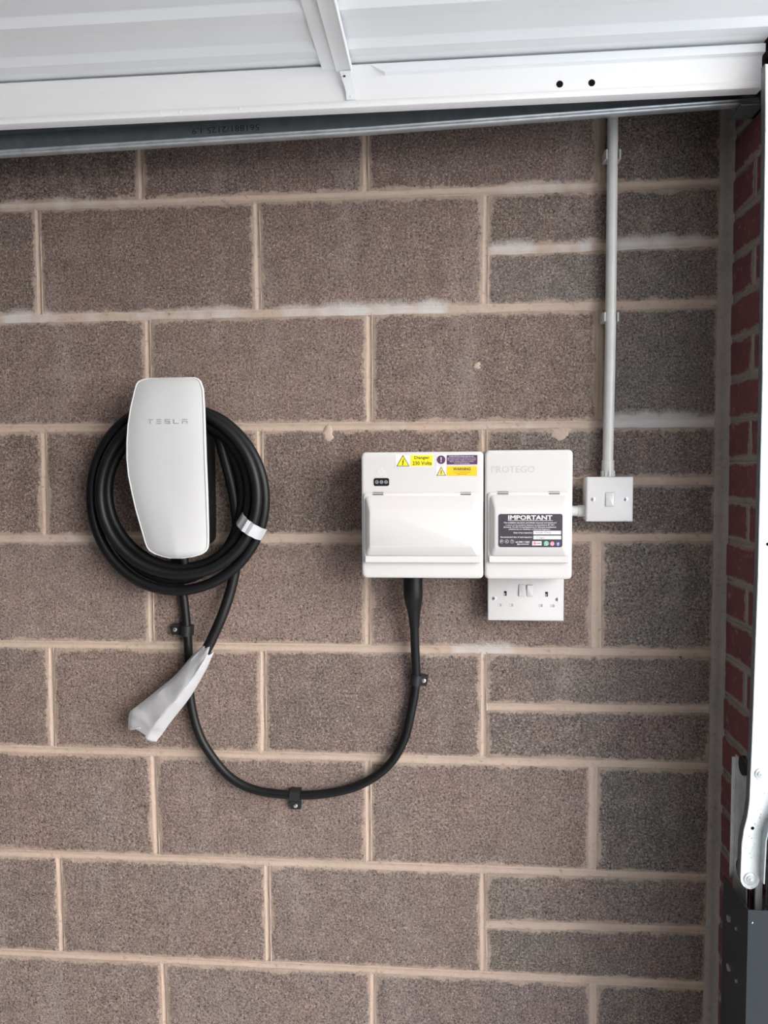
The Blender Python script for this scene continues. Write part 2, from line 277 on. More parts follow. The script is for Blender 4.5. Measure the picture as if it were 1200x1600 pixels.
def slab(name, rect, y0, y1, mat, parent, r=.001, bev=.0008):
    """plate standing proud of y0 to y1 (more negative = nearer), rounded corners and eased front edge"""
    x0, x1, z0, z1 = rect
    v, f = rrloft([(x0, x1, z0, z1, r, y0), (x0, x1, z0, z1, r, y1+bev), (x0+bev*.35, x1-bev*.35, z0+bev*.35, z1-bev*.35, r, y1+bev*.3), (x0+bev, x1-bev, z0+bev, z1-bev, r, y1)])
    return new(name, v, f, mat, parent, smooth=True)
def disc(x, z, r, y0, y1, n=20, bev=.15):
    c = [(math.cos(2*math.pi*i/n), math.sin(2*math.pi*i/n)) for i in range(n)]
    return loft([[(x+r*a, y0, z+r*b) for a, b in c], [(x+r*a, y1+(y0-y1)*.3, z+r*b) for a, b in c], [(x+r*(1-bev)*a, y1, z+r*(1-bev)*b) for a, b in c]])
def poly(pts, y0, y1):
    return loft([[(x, y0, z) for x, z in pts], [(x, y1, z) for x, z in pts]])
def catmull(P, n=8):
    P = [Vector(p) for p in P]; out = []
    Q = [P[0]*2-P[1]]+P+[P[-1]*2-P[-2]]
    for i in range(1, len(Q)-2):
        a, b, c, d = Q[i-1:i+3]
        for k in range(n):
            t = k/n
            out.append(.5*((2*b)+(c-a)*t+(2*a-5*b+4*c-d)*t*t+(3*b-a-3*c+d)*t**3))
    return out+[P[-1]]
def tube(P, rad, seg=14, caps=True):
    P = [Vector(p) for p in P]; n = len(P); R_ = rad if isinstance(rad, (list, tuple)) else [rad]*n
    rings = []; nrm = None
    for i in range(n):
        t = (P[min(i+1, n-1)]-P[max(i-1, 0)]).normalized()
        if nrm is None: nrm = t.orthogonal().normalized()
        nrm = (nrm-t*nrm.dot(t)).normalized(); bi = t.cross(nrm)
        rings.append([P[i]+(nrm*math.cos(2*math.pi*k/seg)+bi*math.sin(2*math.pi*k/seg))*R_[i] for k in range(seg)])
    return loft(rings, caps, caps)
def text(name, body, rect, y, mat, parent, bold=.0, depth=.0003, rot180=False):
    """flat lettering fitted to rect (x0,x1,z0,z1), facing -y"""
    cu = bpy.data.curves.new('t', 'FONT'); cu.body = body; cu.size = 1; cu.offset = bold; cu.resolution_u = 2
    ob = bpy.data.objects.new('t', cu); COL.objects.link(ob)
    dg = bpy.context.evaluated_depsgraph_get(); me = ob.evaluated_get(dg).to_mesh()
    V = [v.co.copy() for v in me.vertices]; F = [tuple(q.vertices) for q in me.polygons]; ob.to_mesh_clear()
    bpy.data.objects.remove(ob); bpy.data.curves.remove(cu)
    a0, a1 = min(v.x for v in V), max(v.x for v in V); b0, b1 = min(v.y for v in V), max(v.y for v in V)
    x0, x1, z0, z1 = rect; out = []
    for v in V:
        s, t = (v.x-a0)/(a1-a0), (v.y-b0)/(b1-b0)
        if rot180: s, t = 1-s, 1-t
        out.append((x0+(x1-x0)*s, y, z0+(z1-z0)*t))
    n = len(out)
    return new(name, out, F, mat, parent)
def screw(x, z, r, y, parent, name='screw', ang=.6, mat='screw'):
    s = new(name, *disc(x, z, r, y, y-.0012, 18, .3), M[mat], parent, smooth=True)
    c, n = math.cos(ang)*r*.78, math.sin(ang)*r*.78; h = r*.13
    v = [(x-c-n/r*h/.78, z-n+c/r*h/.78), (x-c+n/r*h/.78, z-n-c/r*h/.78), (x+c+n/r*h/.78, z+n-c/r*h/.78), (x+c-n/r*h/.78, z+n+c/r*h/.78)]
    new('screw_slot', *poly(v, y-.001, y-.00128), M['slot'], s)
    return s
rnd = random.Random(7)
# ------------------------------------------------------------------ the block wall
SALT = {0: [(-985, -700, .55), (-640, -560, .35), (-140, 60, .25), (30, 210, .6)], 1: [(-990, -860, .9), (-830, -700, .55), (-700, -460, .6), (-400, -60, .95), (-60, 30, .35)],
        2: [(-960, -800, .3), (-210, -140, .5), (-80, 120, .4), (228, 460, 1.3)], 3: [(-960, -780, .45)], 4: [(-70, 70, .75), (-250, -120, .35)], 5: [(-260, -60, .35)], 6: [(-620, -200, .25)],
        'h1': [(10, 110, .75), (130, 210, .8), (235, 430, .9)], 'h3': [(250, 420, .35)], 'h5': [(370, 450, .6)], 7: [(-900, -500, .25)]}
def salt(bed, x):
    s = 0
    for a, b, k in SALT.get(bed, []):
        d = min(x-a, b-x); s = max(s, k*max(0, min(1, .5+d/30)))
    return s*(.72+.5*noise.noise(Vector((x*.035, 3.1*hash(str(bed)) % 7 if False else len(str(bed))*2.7, 0))))
beds = dict(enumerate(C['beds'])); beds[-1] = [225, 0]; beds[8] = [-1800, 0]; beds[9] = [-2025, 0]
for k, v in C['half'].items(): beds['h%d' % k] = v
def bz(k, x): return beds[k][0]+beds[k][1]*x
RIGHT = 446.0
HB, HP = 6.8, 6.0
perps = {r: sorted(v) for r, v in C['perps'].items()}
def px_(row, i, z):
    L_ = perps[row]; n = len(L_)
    if i < 0: return L_[0][0]+L_[0][1]*z+450*i
    if i >= n: return RIGHT+HP
    return L_[i][0]+L_[i][1]*z
wall_back = structure(box('wall_back', (-5.0, .466, .012, .115, -2.06, .45), M['mortar']), 'inside garage wall of brown concrete blocks with buff mortar joints')
def block(row, i, top, bot, key, halfw=(None, None)):
    """front face grid with soft irregular arrises, joined to a 100 mm deep body"""
    jit = rnd.uniform(-.9, .6); ph = rnd.uniform(0, 50); hw0 = HP if halfw[0] is None else halfw[0]; hw1 = HP if halfw[1] is None else halfw[1]
    def corner(s, t):
        # s 0..1 left to right, t 0..1 bottom to top; joint centre lines then back off half a joint
        z = bz(bot, 0)*(1-t)+bz(top, 0)*t
        xl, xr = px_(row, i, z)+hw0, px_(row, i+1, z)-hw1
        x = xl+(xr-xl)*s
        zb, zt = bz(bot, x)+HB, bz(top, x)-HB
        return x, zb+(zt-zb)*t
    x0, z0 = corner(0, 0); x1, z1 = corner(1, 1); W, H = abs(x1-x0), abs(z1-z0)
    S = [0, 7/W, 18/W]+[18/W+(1-36/W)*k/14 for k in range(1, 14)]+[1-18/W, 1-7/W, 1]
    T = [0, 7/H, 18/H, 34/H, .5, 1-18/H, 1-7/H, 1]
    V, F, edge, sl = [], [], [], []
    for t in T:
        for s in S:
            x, z = corner(s, t); e = min(s*W, (1-s)*W, t*H, (1-t)*H)
            if e < 1:
                nx = noise.noise(Vector((x*.05, z*.05, ph)))*1.7; nz = noise.noise(Vector((x*.05, z*.05, ph+9)))*1.7
                x += nx; z += nz
            y = jit+(1.6 if e < 1 else 0)+noise.noise(Vector((x*.02, z*.02, ph)))*.5
            V.append((x*MM, y*MM, z*MM)); edge.append(min(1, e/18))
            h = t*H; sl.append(max(salt(bot, x)*max(0, 1-h/34)**1.3, .30*salt(top, x)*max(0, 1-(H-h)/16)))
    n, m = len(S), len(T)
    for a in range(m-1):
        for b in range(n-1): F.append((a*n+b, a*n+b+1, (a+1)*n+b+1, (a+1)*n+b))
    ring = [b for b in range(n)]+[a*n+n-1 for a in range(1, m)]+[(m-1)*n+b for b in range(n-2, -1, -1)]+[a*n for a in range(m-2, 0, -1)]
    k0 = len(V)
    for q in ring: V.append((V[q][0], .0118, V[q][2])); edge.append(0); sl.append(0)
    for q in range(len(ring)):
        r2 = (q+1) % len(ring); F.append((ring[q], ring[r2], k0+r2, k0+q))
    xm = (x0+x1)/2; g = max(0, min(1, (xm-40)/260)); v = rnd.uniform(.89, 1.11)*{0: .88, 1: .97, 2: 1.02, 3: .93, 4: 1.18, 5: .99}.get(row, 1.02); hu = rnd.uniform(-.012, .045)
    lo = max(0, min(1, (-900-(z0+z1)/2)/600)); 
    a_, b_, c_ = (0.176, 0.131, 0.113), (0.130, 0.120, 0.108), (0.174, 0.141, 0.130)  # right-hand blocks greyer and darker: the pier's shade put into their tint
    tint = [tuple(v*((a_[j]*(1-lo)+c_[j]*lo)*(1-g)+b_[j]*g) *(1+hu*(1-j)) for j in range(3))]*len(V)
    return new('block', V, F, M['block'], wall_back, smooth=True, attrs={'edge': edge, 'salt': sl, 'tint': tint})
for row in range(0, 9):
    top, bot = row-1, row
    n = len(perps[row])
    for i in range(-3, n):
        hw = (None, None)
        if row in (4, 6) and i == n-1: hw = (9.5 if row == 4 else 8, None)
        if row in (4, 6) and i == n-2: hw = (None, 9.5 if row == 4 else 7)
        if 'h%d' % row in beds and i == n-1:
            block(row, i, top, 'h%d' % row, row); block(row, i, 'h%d' % row, bot, row)
        else: block(row, i, top, bot, row, hw)
# mortar: concave struck joints
def strip(path, half, keyfn=None, vertical=False):
    prof = [(-1.25, 1.6), (-.8, 1.6), (-.45, 3.0), (0, 3.6), (.45, 2.6), (.8, 1.2), (1.25, 1.6)]
    V, F, S_ = [], [], []
    for x, z in path:
        for a, d in prof:
            wv = noise.noise(Vector((x*.03, z*.03, a)))*.8
            d2 = d+noise.noise(Vector((x*.05, z*.05, a*2+5)))*.8
            if vertical: V.append(((x+(a*half+wv))*MM, d2*MM, z*MM))
            else: V.append((x*MM, d2*MM, (z+(a*half+wv))*MM))
            S_.append(salt(keyfn, x) if keyfn is not None else 0)
    n = len(prof)
    for k in range(len(path)-1):
        for i in range(n-1): F.append((k*n+i, k*n+i+1, (k+1)*n+i+1, (k+1)*n+i))
    return V, F, S_
def joint(name, sdata):
    V, F, S_ = sdata
    return new(name, V, F, M['mortar'], wall_back, smooth=True, attrs={'salt': S_})
for k in list(range(-1, 9))+['h1', 'h3', 'h5', 'h7']:
    x0 = -2000 if not isinstance(k, str) else px_(int(k[1]), len(perps[int(k[1])])-1, bz(k, 0))+3
    xs = [x0+(RIGHT+4-x0)*i/int((RIGHT-x0)/9) for i in range(int((RIGHT-x0)/9)+1)]
    joint('mortar_bed', strip([(x, bz(k, x)) for x in xs], HB, k))
for row in range(0, 9):
    for i in range(-3, len(perps[row])):
        zb, zt = bz(row, px_(row, i, 0)), bz(row-1, px_(row, i, 0))
        zs = [zb+4+(zt-zb-8)*q/24 for q in range(25)]
        wd = {(4, 2): 8.5, (6, 2): 7}.get((row, i), HP)
        joint('mortar_perpend', strip([(px_(row, i, z), z) for z in zs], wd, None, True))
# dried mortar splashes and a pale stone showing in one block
for (x, z, rx, rz, mt, sd_) in ((150, -469, 23, 14, 'mortar', 1), (-307, -466, 13, 12, 'mortar', 3), (-11, -335, 9, 6, 'mortar', 4)):
    rg = []
    for sc_k, yk in ((1.0, .0006), (.8, -.0010), (.45, -.0016)):
        rg.append([((x+rx*sc_k*math.cos(a)*(1+.8*noise.noise(Vector((math.cos(a)*1.4, math.sin(a)*1.4, sd_*3.3)))))*MM, yk, (z+rz*sc_k*math.sin(a)*(1+.8*noise.noise(Vector((math.cos(a)*1.4, math.sin(a)*1.4, sd_*3.3+9)))))*MM) for a in [2*math.pi*i/22 for i in range(22)]])
    new('mortar_splash', *loft(rg, False, True), M[mt], wall_back, smooth=True)
# ------------------------------------------------------------------ brick pier and the rest of wall_right
XB = .466
wall_right = structure(box('wall_right', (XB+.006, .68, -.216, .1, -2.06, .45), M['mortar']), 'red brick return pier of the garage opening')
def brickmesh(x0, x1, y0, y1, z0, z1, nm):
    V, F, E_ = [], [], []
    W, H = y1-y0, z1-z0
    S = [0, .005/W, .012/W]+[.012/W+(1-.024/W)*k/6 for k in range(1, 6)]+[1-.012/W, 1-.005/W, 1]; T = [0, .005/H, .012/H, .35, .65, 1-.012/H, 1-.005/H, 1]
    for t in T:
        for q in S:
            y, z = y0+W*q, z0+H*t; e = min(q*W, (1-q)*W, t*H, (1-t)*H); dx = 0
            if e < .001:
                y += noise.noise(Vector((y*70, z*70, W*9)))*.0022; z += noise.noise(Vector((y*70, z*70, 5+W*9)))*.0022; dx = .0018
            V.append((x0+dx+noise.noise(Vector((y*30, z*30, W)))*.0006, y, z)); E_.append(min(1, e/.012))
    n, m = len(S), len(T)
    for a in range(m-1):
        for b in range(n-1): F.append((a*n+b, a*n+b+1, (a+1)*n+b+1, (a+1)*n+b))
    rg = [b for b in range(n)]+[a*n+n-1 for a in range(1, m)]+[(m-1)*n+b for b in range(n-2, -1, -1)]+[a*n for a in range(m-2, 0, -1)]
    k0 = len(V)
    for q in rg: V.append((x1, V[q][1], V[q][2])); E_.append(0)
    for q in range(len(rg)):
        r2 = (q+1) % len(rg); F.append((rg[q], rg[r2], k0+r2, k0+q))
    F.append(tuple(k0+q for q in range(len(rg))))
    return new('brick', V, F, M['brick'], wall_right, smooth=True, attrs={'edge': E_})
    v, f = boxmesh((x0, x1, y0, y1, z0, z1)); o = new('brick', v, f, M['brick'], wall_right); bevel(o, .0025, 2); return o
pz0, pitch = C['brick'][0]*MM, -C['brick'][1]*MM
hdr = strc = None
for k in range(-4, 29):
    z1_ = pz0-pitch*k-.005; z0_ = z1_-pitch+.010
    lay = [(-.1055, -.003), (-.218, -.1155)] if k % 2 == 1 else [(-.218, -.003)]
    for (ya, yb) in lay:
        src = hdr if len(lay) == 2 else strc
        if src is None:
            o = brickmesh(XB, XB+.1, ya, yb, z0_, z1_, 'brick')
            if len(lay) == 2: hdr = o
            else: strc = o
        else:
            o = src.copy(); COL.objects.link(o)
        o.location = Vector((XB+.05+rnd.uniform(-.0012, .0012), (ya+yb)/2, (z0_+z1_)/2))-wloc(wall_right)
        o.rotation_euler = (rnd.uniform(-.006, .006), 0, rnd.uniform(-.004, .004))
def brick_joint(path, half, vert):
    V, F = [], []
    prof = [(-1.3, 2.5), (-.7, 2.2), (-.3, 4.2), (.3, 4.0), (.7, 2.0), (1.3, 2.5)]
    for y, z in path:
        for a, d in prof:
            d2 = (d+noise.noise(Vector((y*60, z*60, a)))*1.2)*MM; q = a*half+noise.noise(Vector((y*40, z*40, a+4)))*.0014
            V.append((XB+d2, y+(q if vert else 0), z+(0 if vert else q)))
    n = len(prof)
    for k in range(len(path)-1):
        for i in range(n-1): F.append((k*n+i, k*n+i+1, (k+1)*n+i+1, (k+1)*n+i))
    return V, F
for k in range(-4, 29):
    zj = pz0-pitch*k
    v, f = brick_joint([(-.217+.214*i/20, zj) for i in range(21)], .0050, False); new('mortar_bed', v, f, M['shaded_mortar'], wall_right, smooth=True)
    if k % 2 == 1:
        v, f = brick_joint([(-.1105, zj-.004-(pitch-.008)*i/8) for i in range(9)], .0050, True); new('mortar_perpend', v, f, M['shaded_mortar'], wall_right, smooth=True)
# corner fillet of mortar
V, F = [], []
zs = [-2.05+2.4*i/260 for i in range(261)]
for z in zs:
    a = noise.noise(Vector((z*9, 0, 1)))*.0022+noise.noise(Vector((z*40, 0, 1)))*.001; b = noise.noise(Vector((z*8, 4, 1)))*.002+noise.noise(Vector((z*45, 4, 1)))*.001
    P = [(.4425+a, .0016), (.446+a, -.0010), (.4495+a*.5, -.0032), (.4545, -.0042+b*.3), (.4590+b*.5, -.0050), (.4630, -.0072+b), (.4655, -.0105+b), (.4675, -.0125+b)]
    V += [(x, y, z) for x, y in P]
n = 8
for k in range(len(zs)-1):
    for i in range(n-1): F.append((k*n+i, k*n+i+1, (k+1)*n+i+1, (k+1)*n+i))
new('mortar_fillet', V, F, M['shaded_mortar'], wall_right, smooth=True)
box('lintel', (XB+.006, .68, -2.95, -.2161, .175, .45), M['inner'], wall_right)
box('far_pier', (XB+.006, .68, -2.95, -2.45, -2.06, .174), M['inner'], wall_right)
structure(box('wall_left', (-5.1, -5.0, -2.95, .115, -2.06, .45), M['inner']), 'far end wall of the garage')
structure(box('wall_front', (-5.1, .68, -3.05, -2.951, -2.06, .45), M['inner']), 'garage side wall behind the camera')
structure(box('ceiling', (-5.1, .68, -3.05, .115, .451, .50), M['plaster']), 'plasterboard garage ceiling')
structure(box('floor', (-5.1, .68, -3.05, .115, -2.15, -2.061), M['conc']), 'unseen garage floor, pale to throw light upward')
structure(box('ground', (.681, 30, -16, 14, -2.16, -2.08), M['drive']), 'paved drive outside the garage opening')
# ------------------------------------------------------------------ charger
def sub(a, b, t): return a+(b-a)*t
lev = C['charger']
ch = thing('wall_charger', 'white rounded electric car charger with a glossy front on the block wall', 'charger', (-.60, 0, -.53))
cols = 17
def plate_pt(i, s, inset=0.0):
    l, r, z, d = lev[i]
    u = 2*s-1; t = (lev[0][2]-z)/(lev[0][2]-lev[-1][2])
    bul = 7*(1-abs(u)**3.0)
    endf = min(1, (lev[0][2]-z+1.5)/14, (z-lev[-1][2]+1.5)/14)
    ridge = max(0, (t-.62)/.38)*5.0*(1-abs(u-.0))**1.4
    return ((l+(r-l)*s)*MM, -(d+(bul+ridge)*max(0, endf)**.6)*MM, z*MM)
V, F = [], []
for i in range(len(lev)):
    for k in range(cols): V.append(plate_pt(i, k/(cols-1)))
for i in range(len(lev)-1):
    for k in range(cols-1): F.append((i*cols+k, i*cols+k+1, (i+1)*cols+k+1, (i+1)*cols+k))
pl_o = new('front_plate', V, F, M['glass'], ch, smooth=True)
outl = [(l[1], l[2], l[3]) for l in lev]+[(l[0], l[2], l[3]) for l in reversed(lev)]
outl = [(outl[0][0], outl[0][1], outl[0][2])]+outl[1:]
cx = sum(p[0] for p in outl)/len(outl); cz = (lev[0][2]+lev[-1][2])/2
def ring(off, dy, dabs=None):
    R_ = []
    for x, z, d in outl:
        q = Vector((x-cx, z-cz)); n_ = Vector((q.x/ (70), q.y/(170))); n_.normalize()
        R_.append(((x+n_.x*off)*MM, (-(d+dy) if dabs is None else -dabs)*MM, (z+n_.y*off)*MM))
    return R_
v, f = loft([ring(-2.0, 1.6), ring(-.6, 1.9), ring(.9, .9), ring(1.3, -1.2), ring(1.0, -4.5), ring(-2, -7)], False, True)
new('plate_rim', v, f, M['rim'], ch, smooth=True)
def bring(off, dy, dabs=None): return [(x, y, min(z, -.452-(.004 if off < -15 else 0))) for x, y, z in ring(off, dy, dabs)]
v, f = loft([bring(-11, -5), bring(-12, -12), bring(-16, 0, 30), bring(-14, 0, 4), bring(-14, 0, -1)], True, True)
new('charger_body', v, f, M['blackp'], ch, smooth=True)
v, f = boxmesh((-.5475, -.5395, -.078, -.030, -.578, -.545)); o = new('cable_hook', v, f, M['blackp'], ch); bevel(o, .003)
v, f = tube([(-.592, -.05, -.690), (-.592, -.05, -.712)], .0112, 16); v2, f2 = tube([(-.6125, -.025, -.690), (-.6125, -.025, -.706)], .0105, 16)
new('cable_entry', *joinm((v, f), (v2, f2)), M['blackp'], ch, smooth=True)
# lettering on the plate: five spaced capitals of flat bars
(tx0, tz0), (tx1, tz1) = C['tesla']; tz0, tz1 = min(tz0, tz1)*MM, max(tz0, tz1)*MM; tx0, tx1 = tx0*MM, tx1*MM
gh = tz1-tz0; gw = gh*1.15; step = (tx1-tx0-gw)/4; b_ = gh*.16
GL = {'T': [(0, 1, 1-.16, 1), (.42, .58, 0, .66)], 'E': [(.04, .96, .84, 1), (.04, .96, .42, .58), (.04, .96, 0, .16)],
      'S': [(0, 1, .84, 1), (0, .16, .42, 1), (0, 1, .42, .58), (.84, 1, 0, .58), (0, 1, 0, .16)], 'L': [(0, .16, 0, 1), (0, 1, 0, .16)],
      'A': [(0, 1, .84, 1), (0, .16, 0, .58), (.84, 1, 0, .58), (0, 1, .42, .58)]}
def plate_y(x, z):
    zz = [l[2]*MM for l in lev]
    for i in range(len(zz)-1):
        if zz[i] >= z >= zz[i+1]:
            t = (zz[i]-z)/(zz[i]-zz[i+1]); l = sub(lev[i][0], lev[i+1][0], t)*MM; r = sub(lev[i][1], lev[i+1][1], t)*MM; s = (x-l)/(r-l)
            return sub(plate_pt(i, s)[1], plate_pt(i+1, s)[1], t)
    return -.1
for q, cch in enumerate('TESLA'):
    parts = []
    for (a0, a1, b0, b1) in GL[cch]:
        xa, xb = tx0+q*step+a0*gw, tx0+q*step+a1*gw; za, zb = tz0+b0*gh, tz0+b1*gh
        vv = [(x, plate_y(x, z)-.0007, z) for x, z in ((xa, za), (xb, za), (xb, zb), (xa, zb))]
        vv += [(x, y+.0006, z) for x, y, z in vv]
        parts.append((vv, [(0, 1, 2, 3), (0, 1, 5, 4), (1, 2, 6, 5), (2, 3, 7, 6), (3, 0, 4, 7), (4, 5, 6, 7)]))
    new('letter', *joinm(*parts), M['logo'], ch)
# ------------------------------------------------------------------ charging cable: four loops and a tail
cc = thing('charging_cable', 'thick black charging cable coiled in loops around the white charger', 'cable', (-.60, 0, -.60))
lp = C['loops']; order = [3, 0, 1, 2]
pts = []
NST = 64
def loopE(i): return lp[order[i]]
for i in range(4):
    for k in range(NST):
        th = math.pi/2-2*math.pi*k/NST           # clockwise from the top
        E = list(loopE(i)); ph = k/NST
        nx = loopE(i+1) if i < 3 else None
        pv = loopE(i-1) if i > 0 else None
        if nx and ph > .90: t = (ph-.90)/.20; t = t*t*(3-2*t); E = [sub(a, b, t) for a, b in zip(E, nx)]
        if pv and ph < .10: t = (ph+.10)/.20; t = t*t*(3-2*t); E = [sub(a, b, t) for a, b in zip(pv, E)]
        xc, zc = (E[0]+E[1])/2, (E[2]+E[3])/2
        wob = 1+.010*math.sin(3*th+i*1.7)
        pts.append((( xc+(E[1]-E[0])/2*math.cos(th)*wob)*MM, -E[4]*MM, (zc+(E[2]-E[3])/2*math.sin(th)*wob)*MM))
tail = [tuple(q*MM for q in p_) for p_ in C['tail']]
pts = [Vector(p_) for p_ in pts[:-3]]
head = catmull([pts[-1], (-.575, -.050, -.430), *tail[:8]], 8)
allp = pts+head[1:]
v, f = tube(allp, .0105, 14)
new('cable_loops', v, f, M['black'], cc, smooth=True)
v, f = tube(catmull([(-.592, -.050, -.700), (-.591, -.046, -.725), (-.586, -.034, -.745), (-.575, -.030, -.752)], 6), .0095, 14)
new('cable_lead', v, f, M['black'], cc, smooth=True)
tp_ = catmull([tail[7]]+[((a[0]+b[0])/2*MM, -.047, (a[1]+b[1])/2*MM) for a, b in C['sleeve'][1:5]], 6)
n_ = len(tp_); v, f = tube(tp_, [.0105+.0015*min(1, max(0, (i/n_-.3)/.3)) for i in range(n_)], 14)
new('connector', v, f, M['blackp'], cc, smooth=True)
# tape round the loops
ta = [Vector((a*MM, 0, b*MM)) for a, b in C['tape']]
V, F = [], []; ns = 16
for k in range(ns+1):
    s = k/ns
    up = ta[0].lerp(ta[1], s); lo = ta[3].lerp(ta[2], s)
    dpt = .079*(math.sin(math.pi*(.10+.82*s))**.35)+.0035*math.sin(s*math.pi*4)**2+.004
    for q in (up, lo): V.append((q.x, -dpt, q.z))
for k in range(ns): F.append((2*k, 2*k+1, 2*k+3, 2*k+2))
n0 = len(V); V += [(x, y+.0015, z) for x, y, z in V]; F += [tuple(i+n0 for i in q) for q in F]
for k in range(ns):
    F.append((2*k, 2*k+2, n0+2*k+2, n0+2*k)); F.append((2*k+1, 2*k+3, n0+2*k+3, n0+2*k+1))
tag(new('tape_band', V, F, M['tape'], None, smooth=True), 'short white tape band binding the coiled black charging cable', 'tape')
# foam sleeve over the connector
sl_ = C['sleeve']; rings = []
prof = [(-1, 0), (-.8, .42), (-.55, .60), (-.25, .74), (.05, .88), (.30, 1.0), (.42, 1.06), (.52, .98), (.75, .60), (.92, .28), (1, 0), (.8, -.5), (.4, -.75), (0, -.8), (-.4, -.72), (-.8, -.45)]
Hs = [16, 19, 21, 23, 24, 22, 18, 13, 9]
sl_ = list(zip([tuple(v) for v in catmull([(a[0], a[1], 0) for a, b in sl_], 3)], [tuple(v) for v in catmull([(b[0], b[1], 0) for a, b in sl_], 3)]))
Hs = [Hs[k//3]+(Hs[min(8, k//3+1)]-Hs[k//3])*(k % 3)/3 for k in range(len(sl_))]
for k, (a, b) in enumerate(sl_):
    A = Vector((a[0], a[1])); B = Vector((b[0], b[1])); mid = (A+B)/2; hw = (B-A)/2; rg = []
    for u, h in prof:
        q = mid+hw*u
        wr = noise.noise(Vector((u*2.0+k*.12, k*.32, 3)))*4.5+noise.noise(Vector((u*4.5-k*.25, k*.55, 7)))*2.6
        rg.append((q.x*MM, -(46+h*Hs[k]+wr*(1 if abs(u) < .95 else .3))*MM, q.y*MM))
    rings.append(rg)
# open, folded bottom edge
last = rings[-1]; endp = C['sleeve_end']
def endat(u):
    keys = [-1, -.72, -.05, .22, .80, 1]
    for i in range(5):
        if keys[i] <= u <= keys[i+1]:
            t = (u-keys[i])/(keys[i+1]-keys[i]); return sub(endp[i][0], endp[i+1][0], t), sub(endp[i][1], endp[i+1][1], t)
rg = []
for (u, h), q in zip(prof, last):
    x, z = endat(u); fl = -.005 if -.9 < u < -.1 and h > 0 else 0
    rg.append((x*MM, q[1]+fl+(.006 if h < 0 else 0), z*MM))
rings[-1] = [(a[0]*.5+b[0]*.5, a[1], a[2]*.5+b[2]*.5) for a, b in zip(rings[-2], rg)]
rings.append(rg)
# pointed mouth
r0 = []
for (u, h), q in zip(prof, rings[0]):
    off = .006*math.cos(u*5) if h >= 0 else -.003
    r0.append((q[0]+off*.6, q[1], q[2]+off))
rings[0] = r0
v, f = loft(rings, False, False)
sv = new('foam_sleeve', v, f, M['foam'], None, smooth=True)
tag(sv, 'white crinkled foam sleeve over the hanging end of the charging cable', 'sleeve')
md = sv.modifiers.new('thickness', 'SOLIDIFY'); md.thickness = .0012
# ------------------------------------------------------------------ supply cable with shroud and clips
sp = [tuple(q*MM for q in p_) for p_ in C['supply']]
su = thing('supply_cable', 'black armoured supply cable running in a U from charger to switch box', 'cable', (-.37, 0, -1.2))
v, f = tube(catmull(sp, 8), .0088, 14); new('cable_run', v, f, M['black'], su, smooth=True)
sh = [Vector((-.1366, -.046, -.7402)), Vector((-.1366, -.046, -.765)), Vector((-.1363, -.0445, -.781)), Vector((-.1358, -.041, -.795)), Vector((-.1352, -.037, -.812)), Vector((-.1348, -.0335, -.830)), Vector((-.1345, -.029, -.848))]
v, f = tube(catmull(sh, 4), [q for i in range(6) for q in [sub([.0188, .0190, .0190, .0170, .0135, .0110, .0098][i], [.0188, .0190, .0190, .0170, .0135, .0110, .0098][i+1], j/4) for j in range(4)]]+[.0098], 20)
new('cable_shroud', v, f, M['black'], su, smooth=True)
names = ['black cable clip beside the foam sleeve below the coil', 'black cable clip at the bottom of the U bend', 'black cable clip under the left white switch box']
dirs = [(0.05, 1), (1, -.02), (.16, 1)]
for (cx_, cz_), (sx, sz), lab, dr in zip(C['clips'], C['cscr'], names, dirs):
    cx_, cz_, sx, sz = cx_*MM, cz_*MM, sx*MM, sz*MM
    # nearest point of the cable and its direction
    best = min(catmull(sp, 12), key=lambda q: (q.x-cx_)**2+(q.z-cz_)**2)
    d = Vector((dr[0], 0, dr[1])).normalized(); side = Vector((sx-best.x, 0, sz-best.z)); side -= d*side.dot(d); ln = side.length; side.normalize()
    t = thing('cable_clip', lab, 'cable clip', (best.x, 0, best.z), 'clips along the supply cable')
    hw = .0105; r_in, r_out = .0090, .0112
    prof_ = [(-r_out, .0)]+[(r_out*math.cos(a), .014+r_out*math.sin(a)) for a in [math.pi-k*math.pi/12 for k in range(13)]]+[(r_out, .011), (ln+.0075, .011), (ln+.0075, .0)]
    rings = [[Vector((best.x, -y, best.z))+side*x+d*e for x, y in prof_] for e in (-hw, hw)]
    new('clip_saddle', *loft(rings), M['clip'], t, smooth=True)
    new('screw', *disc(best.x+side.x*ln, best.z+side.z*ln, .0042, -.011, -.0132, 16, .3), M['screw'], t, smooth=True)
